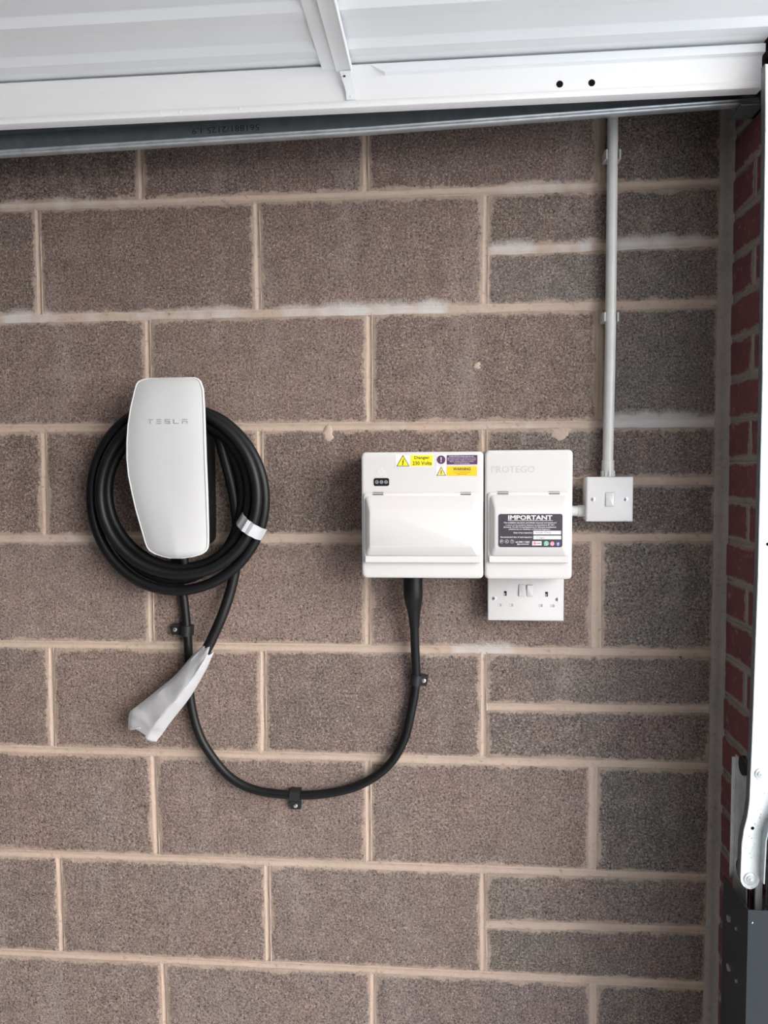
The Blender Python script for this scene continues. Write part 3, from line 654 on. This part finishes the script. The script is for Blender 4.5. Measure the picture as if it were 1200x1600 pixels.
# ------------------------------------------------------------------ consumer units
def unit(kind, label, u, flap, pan, top, hinges, d=.105, f=.119):
    u, flap, pan, top = mm(u), mm(flap), mm(pan), mm(top)
    t = thing('consumer_unit', label, 'switch box', ((u[0]+u[1])/2, 0, u[2]), 'white metal switch boxes')
    v, f_ = rrloft([(*u, .008, .0), (*u, .008, -d+.004), (u[0]+.0008, u[1]-.0008, u[2]+.0008, u[3]-.0008, .008, -d+.0014), (u[0]+.0026, u[1]-.0026, u[2]+.0026, u[3]-.0026, .007, -d+.0003), (u[0]+.005, u[1]-.005, u[2]+.005, u[3]-.005, .006, -d)], 7)
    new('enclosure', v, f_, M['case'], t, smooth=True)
    x0, x1, z0, z1 = flap
    v, f_ = rrloft([(x0, x1, z0, z1, .006, -d), (x0, x1, z0, z1, .006, -d-.0022), (x0+.0008, x1-.0008, z0+.0008, z1-.0008, .006, -d-.0030)], 6)
    fl = new('flap', v, f_, M['case'], t, smooth=True)
    q = .0012
    v, f_ = rrloft([(*pan, .007, -d-.0028), (*pan, .007, -d-.0042), (pan[0]+q, pan[1]-q, pan[2]+q, pan[3]-q, .007, -d-.0055),
                    (top[0]-.001, top[1]+.001, top[2]-.001, top[3]+.001, .004, -f+.0006), (top[0]+.001, top[1]-.001, top[2]+.001, top[3]-.001, .004, -f)], 6)
    new('raised_panel', v, f_, M['case'], fl, smooth=True)
    # finger lip along the bottom of the flap
    zl = z0; pr = [(-d-.001, zl-.0002), (-d-.0075, zl+.0002), (-d-.0088, zl+.0016), (-d-.0080, zl+.0042), (-d-.0048, pan[2]-.0012), (-d-.001, pan[2]-.0008)]
    v, f_ = loft([[(x, y, z) for y, z in pr] for x in (x0+.003, x1-.003)]); new('finger_lip', v, f_, M['case'], fl)
    for h in hinges:
        h = mm(h); zc = (h[2]+h[3])/2
        v, f_ = tube([(h[0], -d-.0030, zc-.001), (h[1], -d-.0030, zc-.001)], .0013, 10)
        hg = new('hinge', v, f_, M['galv_dark'], t, smooth=True)
        box('hinge_leaf', (h[0], h[1], -d-.0012, -d+.0005, zc, zc+.0030), M['galv_dark'], hg)
    return t, fl
D_ = .105
u1, f1 = unit('a', 'wider white switch box with yellow danger stickers, above black supply cable', R['u1'], R['u1flap'], R['u1pan'], R['u1top'], (R['h1'], R['h2']))
u2, f2 = unit('b', 'narrower white switch box with charcoal IMPORTANT label, above double socket', R['u2'], R['u2flap'], R['u2pan'], R['u2top'], (R['h3'], R['h4']))
# --- stickers of the wide unit
def flat(name, rect, y, mat, parent, r=.0004, th=.00025):
    x0, x1, z0, z1 = mm(rect); v, f_ = rrloft([(x0, x1, z0, z1, r, y), (x0, x1, z0, z1, r, y-th)], 3); return new(name, v, f_, mat, parent)
def tri(name, rect, y, mat, parent, inset=0, th=.0002):
    x0, x1, z0, z1 = mm(rect); h = z1-z0; c = (x0+x1)/2
    k = inset*MM; v, f_ = poly([(x0+k*1.7, z0+k), (x1-k*1.7, z0+k), (c, z1-k*2.0)], y, y-th); return new(name, v, f_, mat, parent)
def bolt(rect, y, mat, parent, sc=.4):
    x0, x1, z0, z1 = mm(rect); c = (x0+x1)/2; h = (z1-z0)*sc; zc = z0+(z1-z0)*.38
    P = [(.12, .6), (-.22, -.02), (-.02, -.02), (-.14, -.36), (-.24, -.33), (-.10, -.62), (.10, -.30), (.0, -.31), (.20, .10), (.02, .10), (.26, .6)]
    v, f_ = poly([(c+a*h, zc+b*h) for a, b in P], y, y-.0002); return new('lightning_mark', v, f_, mat, parent)
s1 = flat('danger_sticker', R['dang_bg'], -D_, M['paper'], u1); s1['label'] = 'white sticker reading Danger 230 Volts'
ya = -D_-.0003
tri('triangle_sign', R['tri1'], ya, M['ink'], s1); tri('triangle_face', R['tri1'], ya-.0001, M['yellow'], s1, 1.1)
bolt(R['tri1'], ya-.0003, M['ink'], s1, .46)
flat('yellow_field', R['dang'], ya, M['yellow'], s1)
text('lettering', 'Danger', mm(R['dang_t1']), ya-.0004, M['ink2'], s1, .022); text('lettering', '230 Volts', mm(R['dang_t2']), ya-.0004, M['ink2'], s1, .022)
s2 = flat('purple_sticker', [R['circ'][0]-1, R['purp'][1]+1, R['purp'][2]-.8, R['purp'][3]+.8], -D_, M['paper'], u1); s2['label'] = 'purple warning sticker with white exclamation mark'
c0 = mm(R['circ']); new('round_sign', *disc((c0[0]+c0[1])/2, (c0[2]+c0[3])/2, (c0[1]-c0[0])/2, ya, ya-.0002, 28, .01), M['purple'], s2)
text('lettering', '!', ((c0[0]+c0[1])/2-.0011, (c0[0]+c0[1])/2+.0011, c0[2]+.003, c0[3]-.0025), ya-.0004, M['paper'], s2, .02)
flat('purple_field', R['purp'], ya, M['purple'], s2, .0012)
pr_ = mm(R['purp']); hh = (pr_[3]-pr_[2])
for k, (ln, a, b) in enumerate((('Isolate BOTH mains and on-site', .08, .88), ('generation before carrying out work.', .03, .95), ('An alternative supply is connected,', .03, .95), ('Mains voltage isolation is needed', .10, .88), ('before MCB isolating', .24, .74))):
    zc = pr_[3]-hh*(.13+.185*k); wd = pr_[1]-pr_[0]
    text('lettering', ln, (pr_[0]+wd*a, pr_[0]+wd*b, zc-.0010, zc+.0010), ya-.0004, M['ltext'], s2, .015)
s3 = flat('warning_sticker', [R['tri2'][0]-1, R['warn'][1]+1, R['warn'][2]-.8, R['warn'][3]+.8], -D_, M['paper'], u1); s3['label'] = 'amber sticker reading WARNING'
tri('triangle_sign', R['tri2'], ya, M['ink'], s3); tri('triangle_face', R['tri2'], ya-.0001, M['amber2'], s3, .9); bolt(R['tri2'], ya-.0003, M['ink'], s3, .40)
flat('amber_field', R['warn'], ya, M['amber'], s3)
text('lettering', 'WARNING', mm(R['warn_t']), ya-.0004, M['ink2'], s3, .025)
w0 = mm(R['warn']); wd = w0[1]-w0[0]
text('lettering', 'Loss of neutral device', (w0[0]+wd*.22, w0[0]+wd*.78, w0[2]+.0062, w0[2]+.0082), ya-.0004, M['ink2'], s3); text('lettering', 'Within enclosure', (w0[0]+wd*.33, w0[0]+wd*.67, w0[2]+.0026, w0[2]+.0046), ya-.0004, M['ink2'], s3)
bd = mm(R['badge']); x0, x1, z0, z1 = bd
v, f_ = rrloft([(x0, x1, z0, z1, .0035, -D_), (x0, x1, z0, z1, .0035, -D_-.0006)], 6); bdg = new('badge', v, f_, M['blackp'], u1); bdg['label'] = 'black oval badge with three grey discs'
def glyph(ch_, cx_, cz_, r, y, mat, parent): text('lettering', ch_, (cx_-r*.5, cx_+r*.5, cz_-r*.5, cz_+r*.5), y, mat, parent, .01)
for k, ch_ in enumerate('PCT'):
    cx_, cz_ = x0+(x1-x0)*(.20+.30*k), (z0+z1)/2
    new('disc_mark', *disc(cx_, cz_, .0034, -D_-.0006, -D_-.0008, 20, .01), M['greyp'], bdg); glyph(ch_, cx_, cz_, .0034, -D_-.00095, M['hole'], bdg)
lg = mm(R['logo'])
def lines(name, L_, wd, y, mat, parent):
    P = []
    for (a, b), (c, d) in L_:
        q = Vector((c-a, d-b)); n_ = Vector((-q.y, q.x)).normalized()*wd
        P.append(poly([(a+n_.x, b+n_.y), (c+n_.x, d+n_.y), (c-n_.x, d-n_.y), (a-n_.x, b-n_.y)], y, y-.0003))
    return new(name, *joinm(*P), mat, parent)
def lgp(a, b): return (lg[0]+(lg[1]-lg[0])*a, lg[2]+(lg[3]-lg[2])*b)
lines('moulded_emblem', [(lgp(*a), lgp(*b)) for a, b in (((0, 0), (.5, 1)), ((.5, 1), (1, 0)), ((.18, .38), (.2, .72)), ((.2, .72), (.34, .62)), ((.25, 0), (.42, .5)), ((.42, .5), (.5, .1)), ((.5, .1), (.62, .55)), ((.62, .55), (.8, 0)), ((.66, .66), (.8, .7)), ((.8, .7), (.82, .38)))], .00035, -D_, M['rim'], u1)
# --- narrow unit
text('moulded_lettering', 'PROTEGO', mm(R['protego']), -D_-.0003, M['emboss'], u2, .0)
P_ = mm(R['protego'])
F_ = .119; im = mm(R['imp'])
v, f_ = rrloft([(*im, .0040, -F_), (*im, .0040, -F_-.0006)], 6); lab = new('important_label', v, f_, M['label'], f2); lab['label'] = 'charcoal label headed IMPORTANT with white print'
yl = -F_-.0009
text('lettering', 'IMPORTANT', mm(R['imp_t']), yl, M['paper'], lab, .033); flat('rule', R['imp_ul'], -F_-.0006, M['ltext'], lab, .0001)
for k, ln in enumerate(('This installation should be periodically inspected and tested and', 'a report on its condition obtained, as prescribed in BS 7671', '(formerly The IEE Wiring Regulations for Electrical Installations)', 'published by the Institution of Electrical Engineers.')):
    text('lettering', ln, mm(R['imp_l%d' % k]), yl, M['ltext'], lab, .02)
text('lettering', 'Date of last inspection', mm(R['imp_d1']), yl, M['ltext'], lab, .02); text('lettering', 'Recommended date of next inspection', mm(R['imp_d2']), yl, M['ltext'], lab, .02)
for k, s in ((1, 'Initial Only'), (2, '5 Years')):
    flat('writing_box', R['imp_b%d' % k], -F_-.0006, M['paper'], lab); text('handwriting', s, mm(R['imp_w%d' % k]), yl-.0001, M['pen'], lab)
for k, ch_ in enumerate('PCT'):
    c0 = mm(R['imp_c%d' % k]); cx_, cz_ = (c0[0]+c0[1])/2, (c0[2]+c0[3])/2
    new('disc_mark', *disc(cx_, cz_, .0035, -F_-.0006, -F_-.0007, 20, .01), M['ltext'], lab); new('disc_mark', *disc(cx_, cz_, .0031, -F_-.0007, -F_-.0008, 20, .01), M['label'], lab); glyph(ch_, cx_, cz_, .0033, yl-.0001, M['ltext'], lab)
text('lettering', 'tel: 07801 716867', mm(R['imp_p1']), yl, M['ltext'], lab, .02); text('lettering', '@pct.electrical', mm(R['imp_p2']), yl, M['ltext'], lab, .02)
nb = mm(R['imp_n']); flat('scheme_mark', R['imp_n'], -F_-.0006, M['paper'], lab)
c_ = nb[0]+.0046; zc = (nb[2]+nb[3])/2
v, f_ = joinm(boxmesh((c_-.0030, c_+.0030, yl-.0002, yl, zc-.0005, zc+.0005)), boxmesh((c_-.0005, c_+.0005, yl-.0002, yl, zc-.0030, zc+.0030))); new('red_cross_mark', v, f_, M['red'], lab)
new('red_ring', *loft([[(c_+r*math.cos(a), yl-.0001, zc+r*math.sin(a)) for a in [2*math.pi*i/20 for i in range(20)]] for r in (.0019, .0024)], False, False), M['red'], lab)
text('lettering', 'NAPIT', (c_+.0040, nb[1]-.0012, zc-.0011, zc+.0011), yl-.0001, M['ink'], lab, .02)
for key, mt in (('imp_wa', 'green'), ('imp_in', 'pink'), ('imp_fb', 'blue')):
    c0 = mm(R[key]); cx_, cz_, r_ = (c0[0]+c0[1])/2, (c0[2]+c0[3])/2, (c0[1]-c0[0])/2
    if key == 'imp_wa':
        new('bubble_icon', *disc(cx_, cz_, r_, -F_-.0006, -F_-.0008, 24, .01), M['paper'], lab); v, f_ = joinm(disc(cx_, cz_, r_*.84, -F_-.0008, -F_-.0009, 24, .01)); new('bubble_face', v, f_, M['green'], lab)
        new('bubble_tail', *poly([(cx_-r_, cz_-r_), (cx_-r_*.85, cz_-r_*.25), (cx_-r_*.3, cz_-r_*.85)], -F_-.0006, -F_-.0008), M['paper'], lab)
        P = [(-.45, .35), (-.30, .5), (-.12, .22), (-.2, .05), (.08, -.22), (.25, -.12), (.5, -.3), (.35, -.48), (.1, -.45), (-.3, -.1)]
        new('handset_mark', *poly([(cx_+a*r_, cz_+b*r_) for a, b in P], yl, yl-.0003), M['paper'], lab)
    elif key == 'imp_in':
        new('camera_icon', *disc(cx_, cz_, r_, -F_-.0006, -F_-.0008, 24, .01), M['pink'], lab)
        sq = rr(cx_-r_*.55, cx_+r_*.55, cz_-r_*.55, cz_+r_*.55, r_*.2, 3); sq2 = rr(cx_-r_*.42, cx_+r_*.42, cz_-r_*.42, cz_+r_*.42, r_*.14, 3)
        new('camera_outline', *loft([[(x, yl-.0001, z) for x, z in sq], [(x, yl-.0001, z) for x, z in sq2]], False, False), M['paper'], lab)
        new('camera_lens', *loft([[(cx_+r*math.cos(a), yl-.0001, cz_+r*math.sin(a)) for a in [2*math.pi*i/16 for i in range(16)]] for r in (r_*.17, r_*.27)], False, False), M['paper'], lab)
    else:
        new('round_icon', *disc(cx_, cz_, r_, -F_-.0006, -F_-.0008, 24, .01), M['blue'], lab); text('lettering', 'f', (cx_-r_*.32, cx_+r_*.42, cz_-r_*.85, cz_+r_*.7), yl-.0001, M['paper'], lab, .04)
# ------------------------------------------------------------------ double socket and switch
so = thing('double_socket', 'white double wall socket with two rocker switches under the narrower box', 'socket', (.081, 0, -.83))
s0 = mm(R['sock']); SD = .040
box('back_box', (s0[0]+.002, s0[1]-.002, -.0305, -.0005, s0[2]+.002, s0[3]-.002), M['plastic'], so, .002)
sp_ = slab('socket_plate', s0, -.031, -SD, M['plastic'], so, .0015, .0018)
def rocker(rect, y, parent, tilt):
    x0, x1, z0, z1 = mm(rect)
    v, f_ = rrloft([(x0, x1, z0, z1, .0018, y), (x0, x1, z0, z1, .0018, y-.00035)], 4); fr = new('rocker_gap', v, f_, M['shutter'], parent)
    x0 += .0006; x1 -= .0006; z0 += .0006; z1 -= .0006
    a = tilt*.0016
    pr = rr(x0, x1, z0, z1, .0016, 4); zc, h = (z0+z1)/2, (z1-z0)/2
    rg = [[(x, y, z) for x, z in pr], [(x, y-.0016-a*(z-zc)/h, z) for x, z in pr], [((x-(x0+x1)/2)*.9+(x0+x1)/2, y-.0022-a*(z-zc)/h, (z-zc)*.95+zc) for x, z in pr]]
    return new('rocker', *loft(rg), M['rocker'], parent, smooth=True)
rocker(R['sw1'], -SD, so, -.5); rocker(R['sw2'], -SD, so, .9)
for k in range(2):
    x0, x1, z0, z1 = mm(R['e%d' % k]); e_ = new('earth_slot', *poly([(x0, z0), (x1, z0), (x1, z1), (x0, z1)], -SD, -SD-.0002), M['hole'], so)
    new('earth_shutter', *poly([(x0+.0006, z0+.0006), (x0+.0028, z0+.0006), (x0+.0028, z1-.0035), (x0+.0006, z1-.0035)], -SD-.0002, -SD-.0003), M['shutter'], e_)
for k in range(4):
    x0, x1, z0, z1 = mm(R['n%d' % k]); e_ = new('pin_slot', *poly([(x0, z0), (x1, z0), (x1, z1), (x0, z1)], -SD, -SD-.0002), M['shutter'], so)
    new('pin_shutter', *poly([(x0+.0003, z0+.0005), (x0+.0040, z0+.0005), (x0+.0040, z1-.0005), (x0+.0003, z1-.0005)], -SD-.0002, -SD-.0003), M['plastic'], e_)
for k in range(2):
    q = mm(R['ss%d' % k]); screw((q[0]+q[1])/2, (q[2]+q[3])/2, .0036, -SD, so, ang=.5+k)
sw = thing('wall_switch', 'square white single rocker switch at the foot of the white conduit', 'switch', (.235, 0, -.637))
p0 = mm(R['plate']); WD = .054
box('back_box', (p0[0]+.0012, p0[1]-.0012, -.0445, -.0005, p0[2]+.0012, p0[3]-.0012), M['plastic'], sw, .002)
slab('switch_plate', p0, -.045, -WD, M['plastic'], sw, .0016, .0022)
rocker(R['rock'], -WD, sw, -.6)
for k in range(2):
    q = mm(R['ws%d' % k]); screw((q[0]+q[1])/2, (q[2]+q[3])/2, .0038, -WD, sw, ang=.9-k*.5)
# ------------------------------------------------------------------ conduit
co = thing('conduit_pipe', 'white plastic conduit running up the wall from the square switch', 'pipe', (.2375, -.022, -.553))
cp = C['conduit']; cl = C['coupl']
v, f = tube([(cl[0][0]*MM, -.022, cl[0][1]*MM-.004), (cp[1][0]*MM, -.022, cp[1][1]*MM), (cp[0][0]*MM, -.022, .44)], .0100, 20); new('pipe', v, f, M['pvc'], co, smooth=True)
xc = cl[1][0]*MM
v, f = tube([(xc, -.022, cl[0][1]*MM), (xc, -.022, cl[0][1]*MM-.0005), (xc, -.022, cl[1][1]*MM), (xc, -.022, cl[1][1]*MM-.001), (xc, -.022, cl[2][1]*MM-.001)], [.0108, .0116, .0116, .0121, .0121], 20)
ad = new('adaptor', v, f, M['pvc'], co, smooth=True)
P = []
for k in range(12):
    a = 2*math.pi*k/12; q = (xc+.0121*math.cos(a), -.022+.0121*math.sin(a))
    P.append(boxmesh((q[0]-.0012, q[0]+.0012, q[1]-.0012, q[1]+.0012, cl[2][1]*MM-.001, cl[1][1]*MM-.001)))
new('grip_ribs', *joinm(*P), M['pvc'], ad)
for (x, z), lab_ in zip(C['cclip'], ('upper white conduit clip just below the steel track', 'lower white conduit clip midway up the conduit')):
    x, z = x*MM, z*MM; t = thing('conduit_clip', lab_, 'pipe clip', (x, 0, z), 'clips holding the conduit')
    prof_ = [(-.0150, -.0), (-.0150, -.026), (-.0128, -.031), (-.0108, -.030), (-.0108, -.022), (-.0076, -.0145), (0, -.0112), (.0076, -.0145), (.0108, -.022), (.0108, -.030), (.0128, -.031), (.0150, -.026), (.0150, 0)]
    new('clip_body', *loft([[(x+a, b, z+e) for a, b in prof_] for e in (-.0085, .0085)]), M['pvc'], t)
(sx0, sz), (sx1, _) = C['stub']
v, f = tube([((sx0-6)*MM+.0, -.030, sz*MM), ((sx1+3)*MM, -.030, sz*MM)], .0100, 18)
v2, f2_ = tube([(.1800, -.030, sz*MM), (.1935, -.030, sz*MM)], [.0112, .0112], 18)
cs = thing('conduit_stub', 'short pale conduit stub between the narrower box and the square switch', 'pipe', (.176, -.03, sz*MM))
new('stub_pipe', v, f, M['pvc'], cs, smooth=True); new('stub_bush', v2, f2_, M['pvc'], cs, smooth=True)
# ------------------------------------------------------------------ garage door overhead
ys, zb, zt = C['stile'][0]*MM, C['stile'][1]*MM, C['stile'][2]*MM
XD0, XD1 = -1.75, .449
gd = thing('garage_door', 'white ribbed steel garage door lying open overhead', 'garage door', (-.6, -1.2, .16))
def zr(x): return (x+.2)*.0045        # the leaf rises slightly towards the opening
def extr(profile, x0, x1, n=2):
    return loft([[(x0+(x1-x0)*k/(n-1), y, z+zr(x0+(x1-x0)*k/(n-1))) for y, z in profile] for k in range(n)], True, True)
# near-side frame rail
pf = [(ys-.013, zt-.001), (ys-.0135, zt-.003), (ys-.0010, zt-.0165), (ys, zt-.0185), (ys, zb+.0135), (ys-.0035, zb+.0105), (ys-.0045, zb+.005), (ys-.0030, zb+.001), (ys+.0005, zb), (ys+.020, zb+.001), (ys+.020, zt-.001)]
rail = new('frame_rail', *extr(pf, XD0, XD1), M['stile'], gd, smooth=True)
for (x, z) in C['holes']:
    new('rail_hole', *disc(x*MM, z*MM, .0058, ys, ys-.0003, 18, .01), M['hole'], rail)
for (x, z) in C['bumps']:
    x, z = x*MM, z*MM
    v, f = loft([[(x+.0055*math.cos(a), ys-.001, z+.004*math.sin(a)-.002) for a in [2*math.pi*i/10 for i in range(10)]], [(x+.0022*math.cos(a), ys-.0050, z+.0018*math.sin(a)+.001) for a in [2*math.pi*i/10 for i in range(10)]]])
    new('rail_dimple', v, f, M['stile'], rail, smooth=True)
box('far_rail', (XD0, XD1, -2.42, -2.40, zb, zt), M['stile'], gd); box('end_rail', (XD0-.02, XD0, -2.42, ys+.02, zb, zt), M['stile'], gd)
# ribbed leaf: repeat of flat, falling slope, rising slope
PY = [y*MM for y in C['panelY']]; zp = C['zp']*MM
prof_ = [(ys+.020, zp+.004), (PY[0]+.004, zp+.004), (PY[0], zp-.001), (PY[1]+.004, zp-.003), (PY[1], zp-.0005), (PY[2], zp)]
pit = PY[6]-PY[3]
ridge_y = PY[3]
while ridge_y > -2.30:
    prof_ += [(ridge_y-.0165, zp-.0080), (ridge_y-.0180, zp-.0080), (ridge_y+(PY[4]-PY[3])*.98, zp-.0004), (ridge_y+(PY[4]-PY[3])*1.04, zp), (ridge_y+(PY[5]-PY[3])+.0008, zp), (ridge_y+(PY[5]-PY[3])-.0008, zp-.0004)]
    ridge_y += pit
prof_ += [(-2.41, zp), (-2.41, zp+.02), (ys+.020, zp+.02)]
new('ribbed_leaf', *extr(prof_, XD0, XD1), M['door'], gd)
# cross brace with foot and flange
bx0, bx1, bz0 = -.2585, -.2315, zt-.0135
box('brace_flange', (-.2830, -.2500, -2.40, ys+.004, zp-.0100, zp-.0088), M['door'], gd)
pr = [(bx0, zp-.010), (bx0, bz0+.001), (bx0+.001, bz0), (bx1-.003, bz0), (bx1-.0008, bz0-.0016), (bx1+.0008, bz0-.0010), (bx1+.001, zp-.010)]
new('brace', *loft([[(x, y, z) for x, z in pr] for y in (-2.40, ys-.018)]), M['door'], gd, smooth=True)
V = []
ft = [(-.2520, -.2345, bz0-.0008, ys-.021), (-.2500, -.2325, bz0-.006, ys-.012), (-.2430, -.2265, bz0-.028, ys-.0065), (-.2425, -.2268, zb+.0135, ys-.0040)]
rg = [[(a, y, z), (b, y, z), (b, y+.003, z+.001), (a, y+.003, z+.001)] for a, b, z, y in ft]
foot = new('brace_foot', *loft(rg), M['door'], gd, smooth=True)
new('rivet', *disc(-.2345, zb+.019, .0026, ys-.0042, ys-.0056, 12, .4), M['stile'], foot, smooth=True)
new('rivet', *disc(-.2445, bz0-.0055, .0022, ys-.0128, ys-.0142, 12, .4), M['slot'], foot, smooth=True)
# bright folded cover strip on the rail, cut at an angle by the brace
pts_ = [(-.2020, zt-.002), (XD1, zt-.002+.003), (XD1, zt-.0150+.003), (-.1750, zt-.0160)]
v, f = loft([[(x, ys-.0140-(.0 if q == 0 else 0), z) for q, (x, z) in enumerate(pts_)], [(x, ys-.0005, z) for x, z in pts_]])
new('cover_strip', v, f, M['door'], gd)
# ------------------------------------------------------------------ track
tr = C['track']
tk = thing('door_track', 'long galvanised steel track running under the edge of the garage door', 'track', (-.2, -.11, .07))
def tz(x): # bottom edge of the lip
    (a, za), (b, zb_), (c, zc_) = [(q[0]*MM, q[1]*MM) for q in tr[:3]]
    return za+(zb_-za)*(x-a)/(b-a) if x < b else zb_+(zc_-zb_)*(x-b)/(c-b)
def ext2(profile, xs): return loft([[(x, y, tz(x)+z) for y, z in profile] for x in xs])
xs = [-1.8, -1.2, -.896, -.6, -.21, .1, .33, .462]
pr = [(-.1145, .0075), (-.1130, .0075), (-.1130, .0590), (-.1145, .0605), (-.1285, .0605), (-.1305, .0590), (-.1305, .0430), (-.1290, .0430), (-.1290, .0580), (-.1150, .0580), (-.1145, .0570)]
ch_o = new('channel', *ext2(pr, xs), M['galv_dark'], tk, smooth=True)
pr = [(-.1300, .0150), (-.1312, .0135), (-.1296, .0115), (-.1305, .0095), (-.1322, .0075), (-.1312, .0058), (-.1290, .0050), (-.1150, .0055), (-.1130, .0072), (-.1145, .0074), (-.1160, .0072), (-.1275, .0068), (-.1288, .0085), (-.1288, .0150)]
new('track_lip', *ext2(pr, xs), M['galv'], tk, smooth=True)  # brighter steel than its channel, light put into the lip's colour
(xa, za), (xb, zb2) = C['ttext']
o = text('stamped_number', '561881/2125 1.9', (xa*MM, xb*MM, .0+.0, .0105), -.1147, M['stamp'], tk, .0, rot180=True)
sl_t = (tz(xb*MM)-tz(xa*MM))/((xb-xa)*MM)
o.location.z = tz((xa+xb)/2*MM)+.0325-tk.location.z; o.rotation_euler = (0, -math.atan(sl_t), 0)
v, f = joinm(boxmesh((.425, .4655, -.150, -.096, tz(.45)-.0065, tz(.45)-.004)), boxmesh((.4615, .4655, -.150, -.096, tz(.45)-.0065, tz(.45)+.066)))
new('end_bracket', v, f, M['galv_dark'], tk)
# ------------------------------------------------------------------ lifting arm, frame leg, cover at the opening
YA = -.236
arm = thing('lifting_arm', 'bright zinc door lifting arm standing at the right edge by the bricks', 'door arm', (.445, YA, -1.2))
left = [(.4310, .090), (.4300, .098), (.4325, .0), (.437, -.402), (.437, -.713), (.4335, -.991), (.4315, -1.09), (.4285, -1.118), (.4235, -1.140), (.4205, -1.165), (.4195, -1.223)]
left = left[1:]
right = [(.480, .098), (.484, .0), (.487, -.402), (.487, -.713), (.483, -.991), (.480, -1.060), (.470, -1.100), (.456, -1.128), (.4515, -1.150), (.4500, -1.223)]
arc = [(.4348+.0155*math.cos(a), -1.2235+.0185*math.sin(a)) for a in [math.pi+math.pi*k/12 for k in range(1, 12)]]
out_ = left+arc+list(reversed(right))
# flat face plus side flanges: left flange turns back to the wall, right flange turns to the room
face = poly(out_, YA+.0016, YA)
new('arm_face', *face, M['zinc'], arm)
lf = [q for q in left if q[1] > -1.24]
V, F = [], []
for x, z in lf: V += [(x-.0012, YA+.0002, z), (x+.0004, YA+.0002, z), (x+.0004, YA+.0145, z), (x-.0012, YA+.0145, z)]
for k in range(len(lf)-1):
    for i in range(4):
        j = (i+1) % 4; F.append((4*k+i, 4*k+j, 4*k+4+j, 4*k+4+i))
F += [(0, 1, 2, 3), tuple(4*(len(lf)-1)+i for i in range(4))]
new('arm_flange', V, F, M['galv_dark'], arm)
rf = right[5:]
V, F = [], []
for x, z in rf: V += [(x-.0002, YA+.001, z), (x+.0016, YA+.001, z), (x+.0016, YA-.017, z), (x-.0002, YA-.017, z)]
for k in range(len(rf)-1):
    for i in range(4):
        j = (i+1) % 4; F.append((4*k+i, 4*k+j, 4*k+4+j, 4*k+4+i))
F += [(0, 1, 2, 3), tuple(4*(len(rf)-1)+i for i in range(4))]
new('arm_flange', V, F, M['galv'], arm)
for (x, z, r) in ((.4480, -1.044, .0098), (.4348, -1.2240, .0105)):
    rv = new('rivet', *disc(x, z, r, YA, YA-.0022, 24, .12), M['zinc'], arm, smooth=True)
    new('rivet_head', *disc(x, z, r*.62, YA-.0022, YA-.0036, 20, .35), M['galv'], rv, smooth=True); new('rivet_tip', *disc(x+.0004, z-.0004, r*.24, YA-.0036, YA-.0048, 12, .3), M['zinc'], rv, smooth=True)
for (x, z) in ((.4368, -1.137), (.4505, -.661)):
    new('arm_hole', *disc(x, z, .0029, YA, YA-.0002, 14, .01), M['hole'], arm)
text('stamped_number', '5 CAR 01', (-.035, .035, -.008, .004), YA-.0002, M['stamp2'], arm)
o = arm.children[-1]; o.location = Vector((.4495, YA-.0002, -.46))-arm.location; o.rotation_euler = (0, -math.pi/2, 0)
fl = thing('frame_channel', 'grey galvanised door frame channel with a bright lip beside the bricks', 'door frame', (.44, -.18, -1.2))
box('channel_lip', (.4285, .4350, -.1632, -.1612, -1.262, -1.044), M['zinc'], fl, .0006)  # zinc paler than its channel, light painted onto the lip
v, f = joinm(boxmesh((.4350, .4366, -.2205, -.1595, -1.60, -1.040)), boxmesh((.4290, .4350, -.1612, -.1595, -1.262, -1.044)), boxmesh((.4366, .4630, -.1612, -.1595, -1.60, -1.046)))
new('channel', v, f, M['galv'], fl)
def xdisc(y, z, ry, x0, x1, n=20, rz=None):
    rz = rz or ry
    c = [(math.cos(2*math.pi*i/n), math.sin(2*math.pi*i/n)) for i in range(n)]
    return loft([[(x0, y+ry*a, z+rz*b) for a, b in c], [(x1, y+ry*a, z+rz*b) for a, b in c]])
new('roller', *xdisc(-.2035, -1.043, .0165, .4350, .4300, 22), M['blackp'], fl, smooth=True)
new('leg_hole', *xdisc(-.190, -1.232, .016, .4350, .4346, 20), M['hole'], fl)
new('leg_disc', *xdisc(-.195, -1.232, .014, .4346, .4338, 20), M['galv_dark'], fl)
new('inner_post', *boxmesh((.4450, .4560, -.2340, -.2300, -1.60, -1.16)), M['post'], fl)
box('outer_leg', (.4620, .52, -.262, -.236, -1.60, -1.13), M['galv_dark'], fl)
cv = thing('frame_cover', 'dark anthracite steel cover at the bottom right over the door frame', 'cover', (.45, -.22, -1.5))
XC = .4205; ya_, yf = -.1555, -.2660; zl_, zr_ = -1.2630, -1.2600; bt = -2.05
# side sheet, its top edge level, then the front sheet
V = [(XC, ya_, zl_), (XC, yf, zr_), (XC, yf, bt), (XC, ya_, bt)]
V += [(x+.0015, y, z) for x, y, z in V]
side = (V, [(0, 1, 2, 3), (4, 5, 6, 7), (0, 1, 5, 4), (1, 2, 6, 5), (2, 3, 7, 6), (3, 0, 4, 7)])
new('side_sheet', *side, M['anth'], cv)
box('front_sheet', (XC, .56, yf-.0015, yf, bt, zr_), M['anth'], cv)
for y, z, r, nm in ((-.187, -1.323, .0062, 'screw'), (-.222, -1.320, .0028, 'rivet'), (-.191, -1.409, .0062, 'screw'), (-.227, -1.409, .0028, 'rivet')):
    new(nm, *xdisc(y, z, r, XC+.0005, XC-.0028, 16), M['screw'], cv, smooth=True)
new('rivet', *disc(.4272, -1.281, .0014, yf-.0015, yf-.0028, 10, .3), M['screw'], cv)
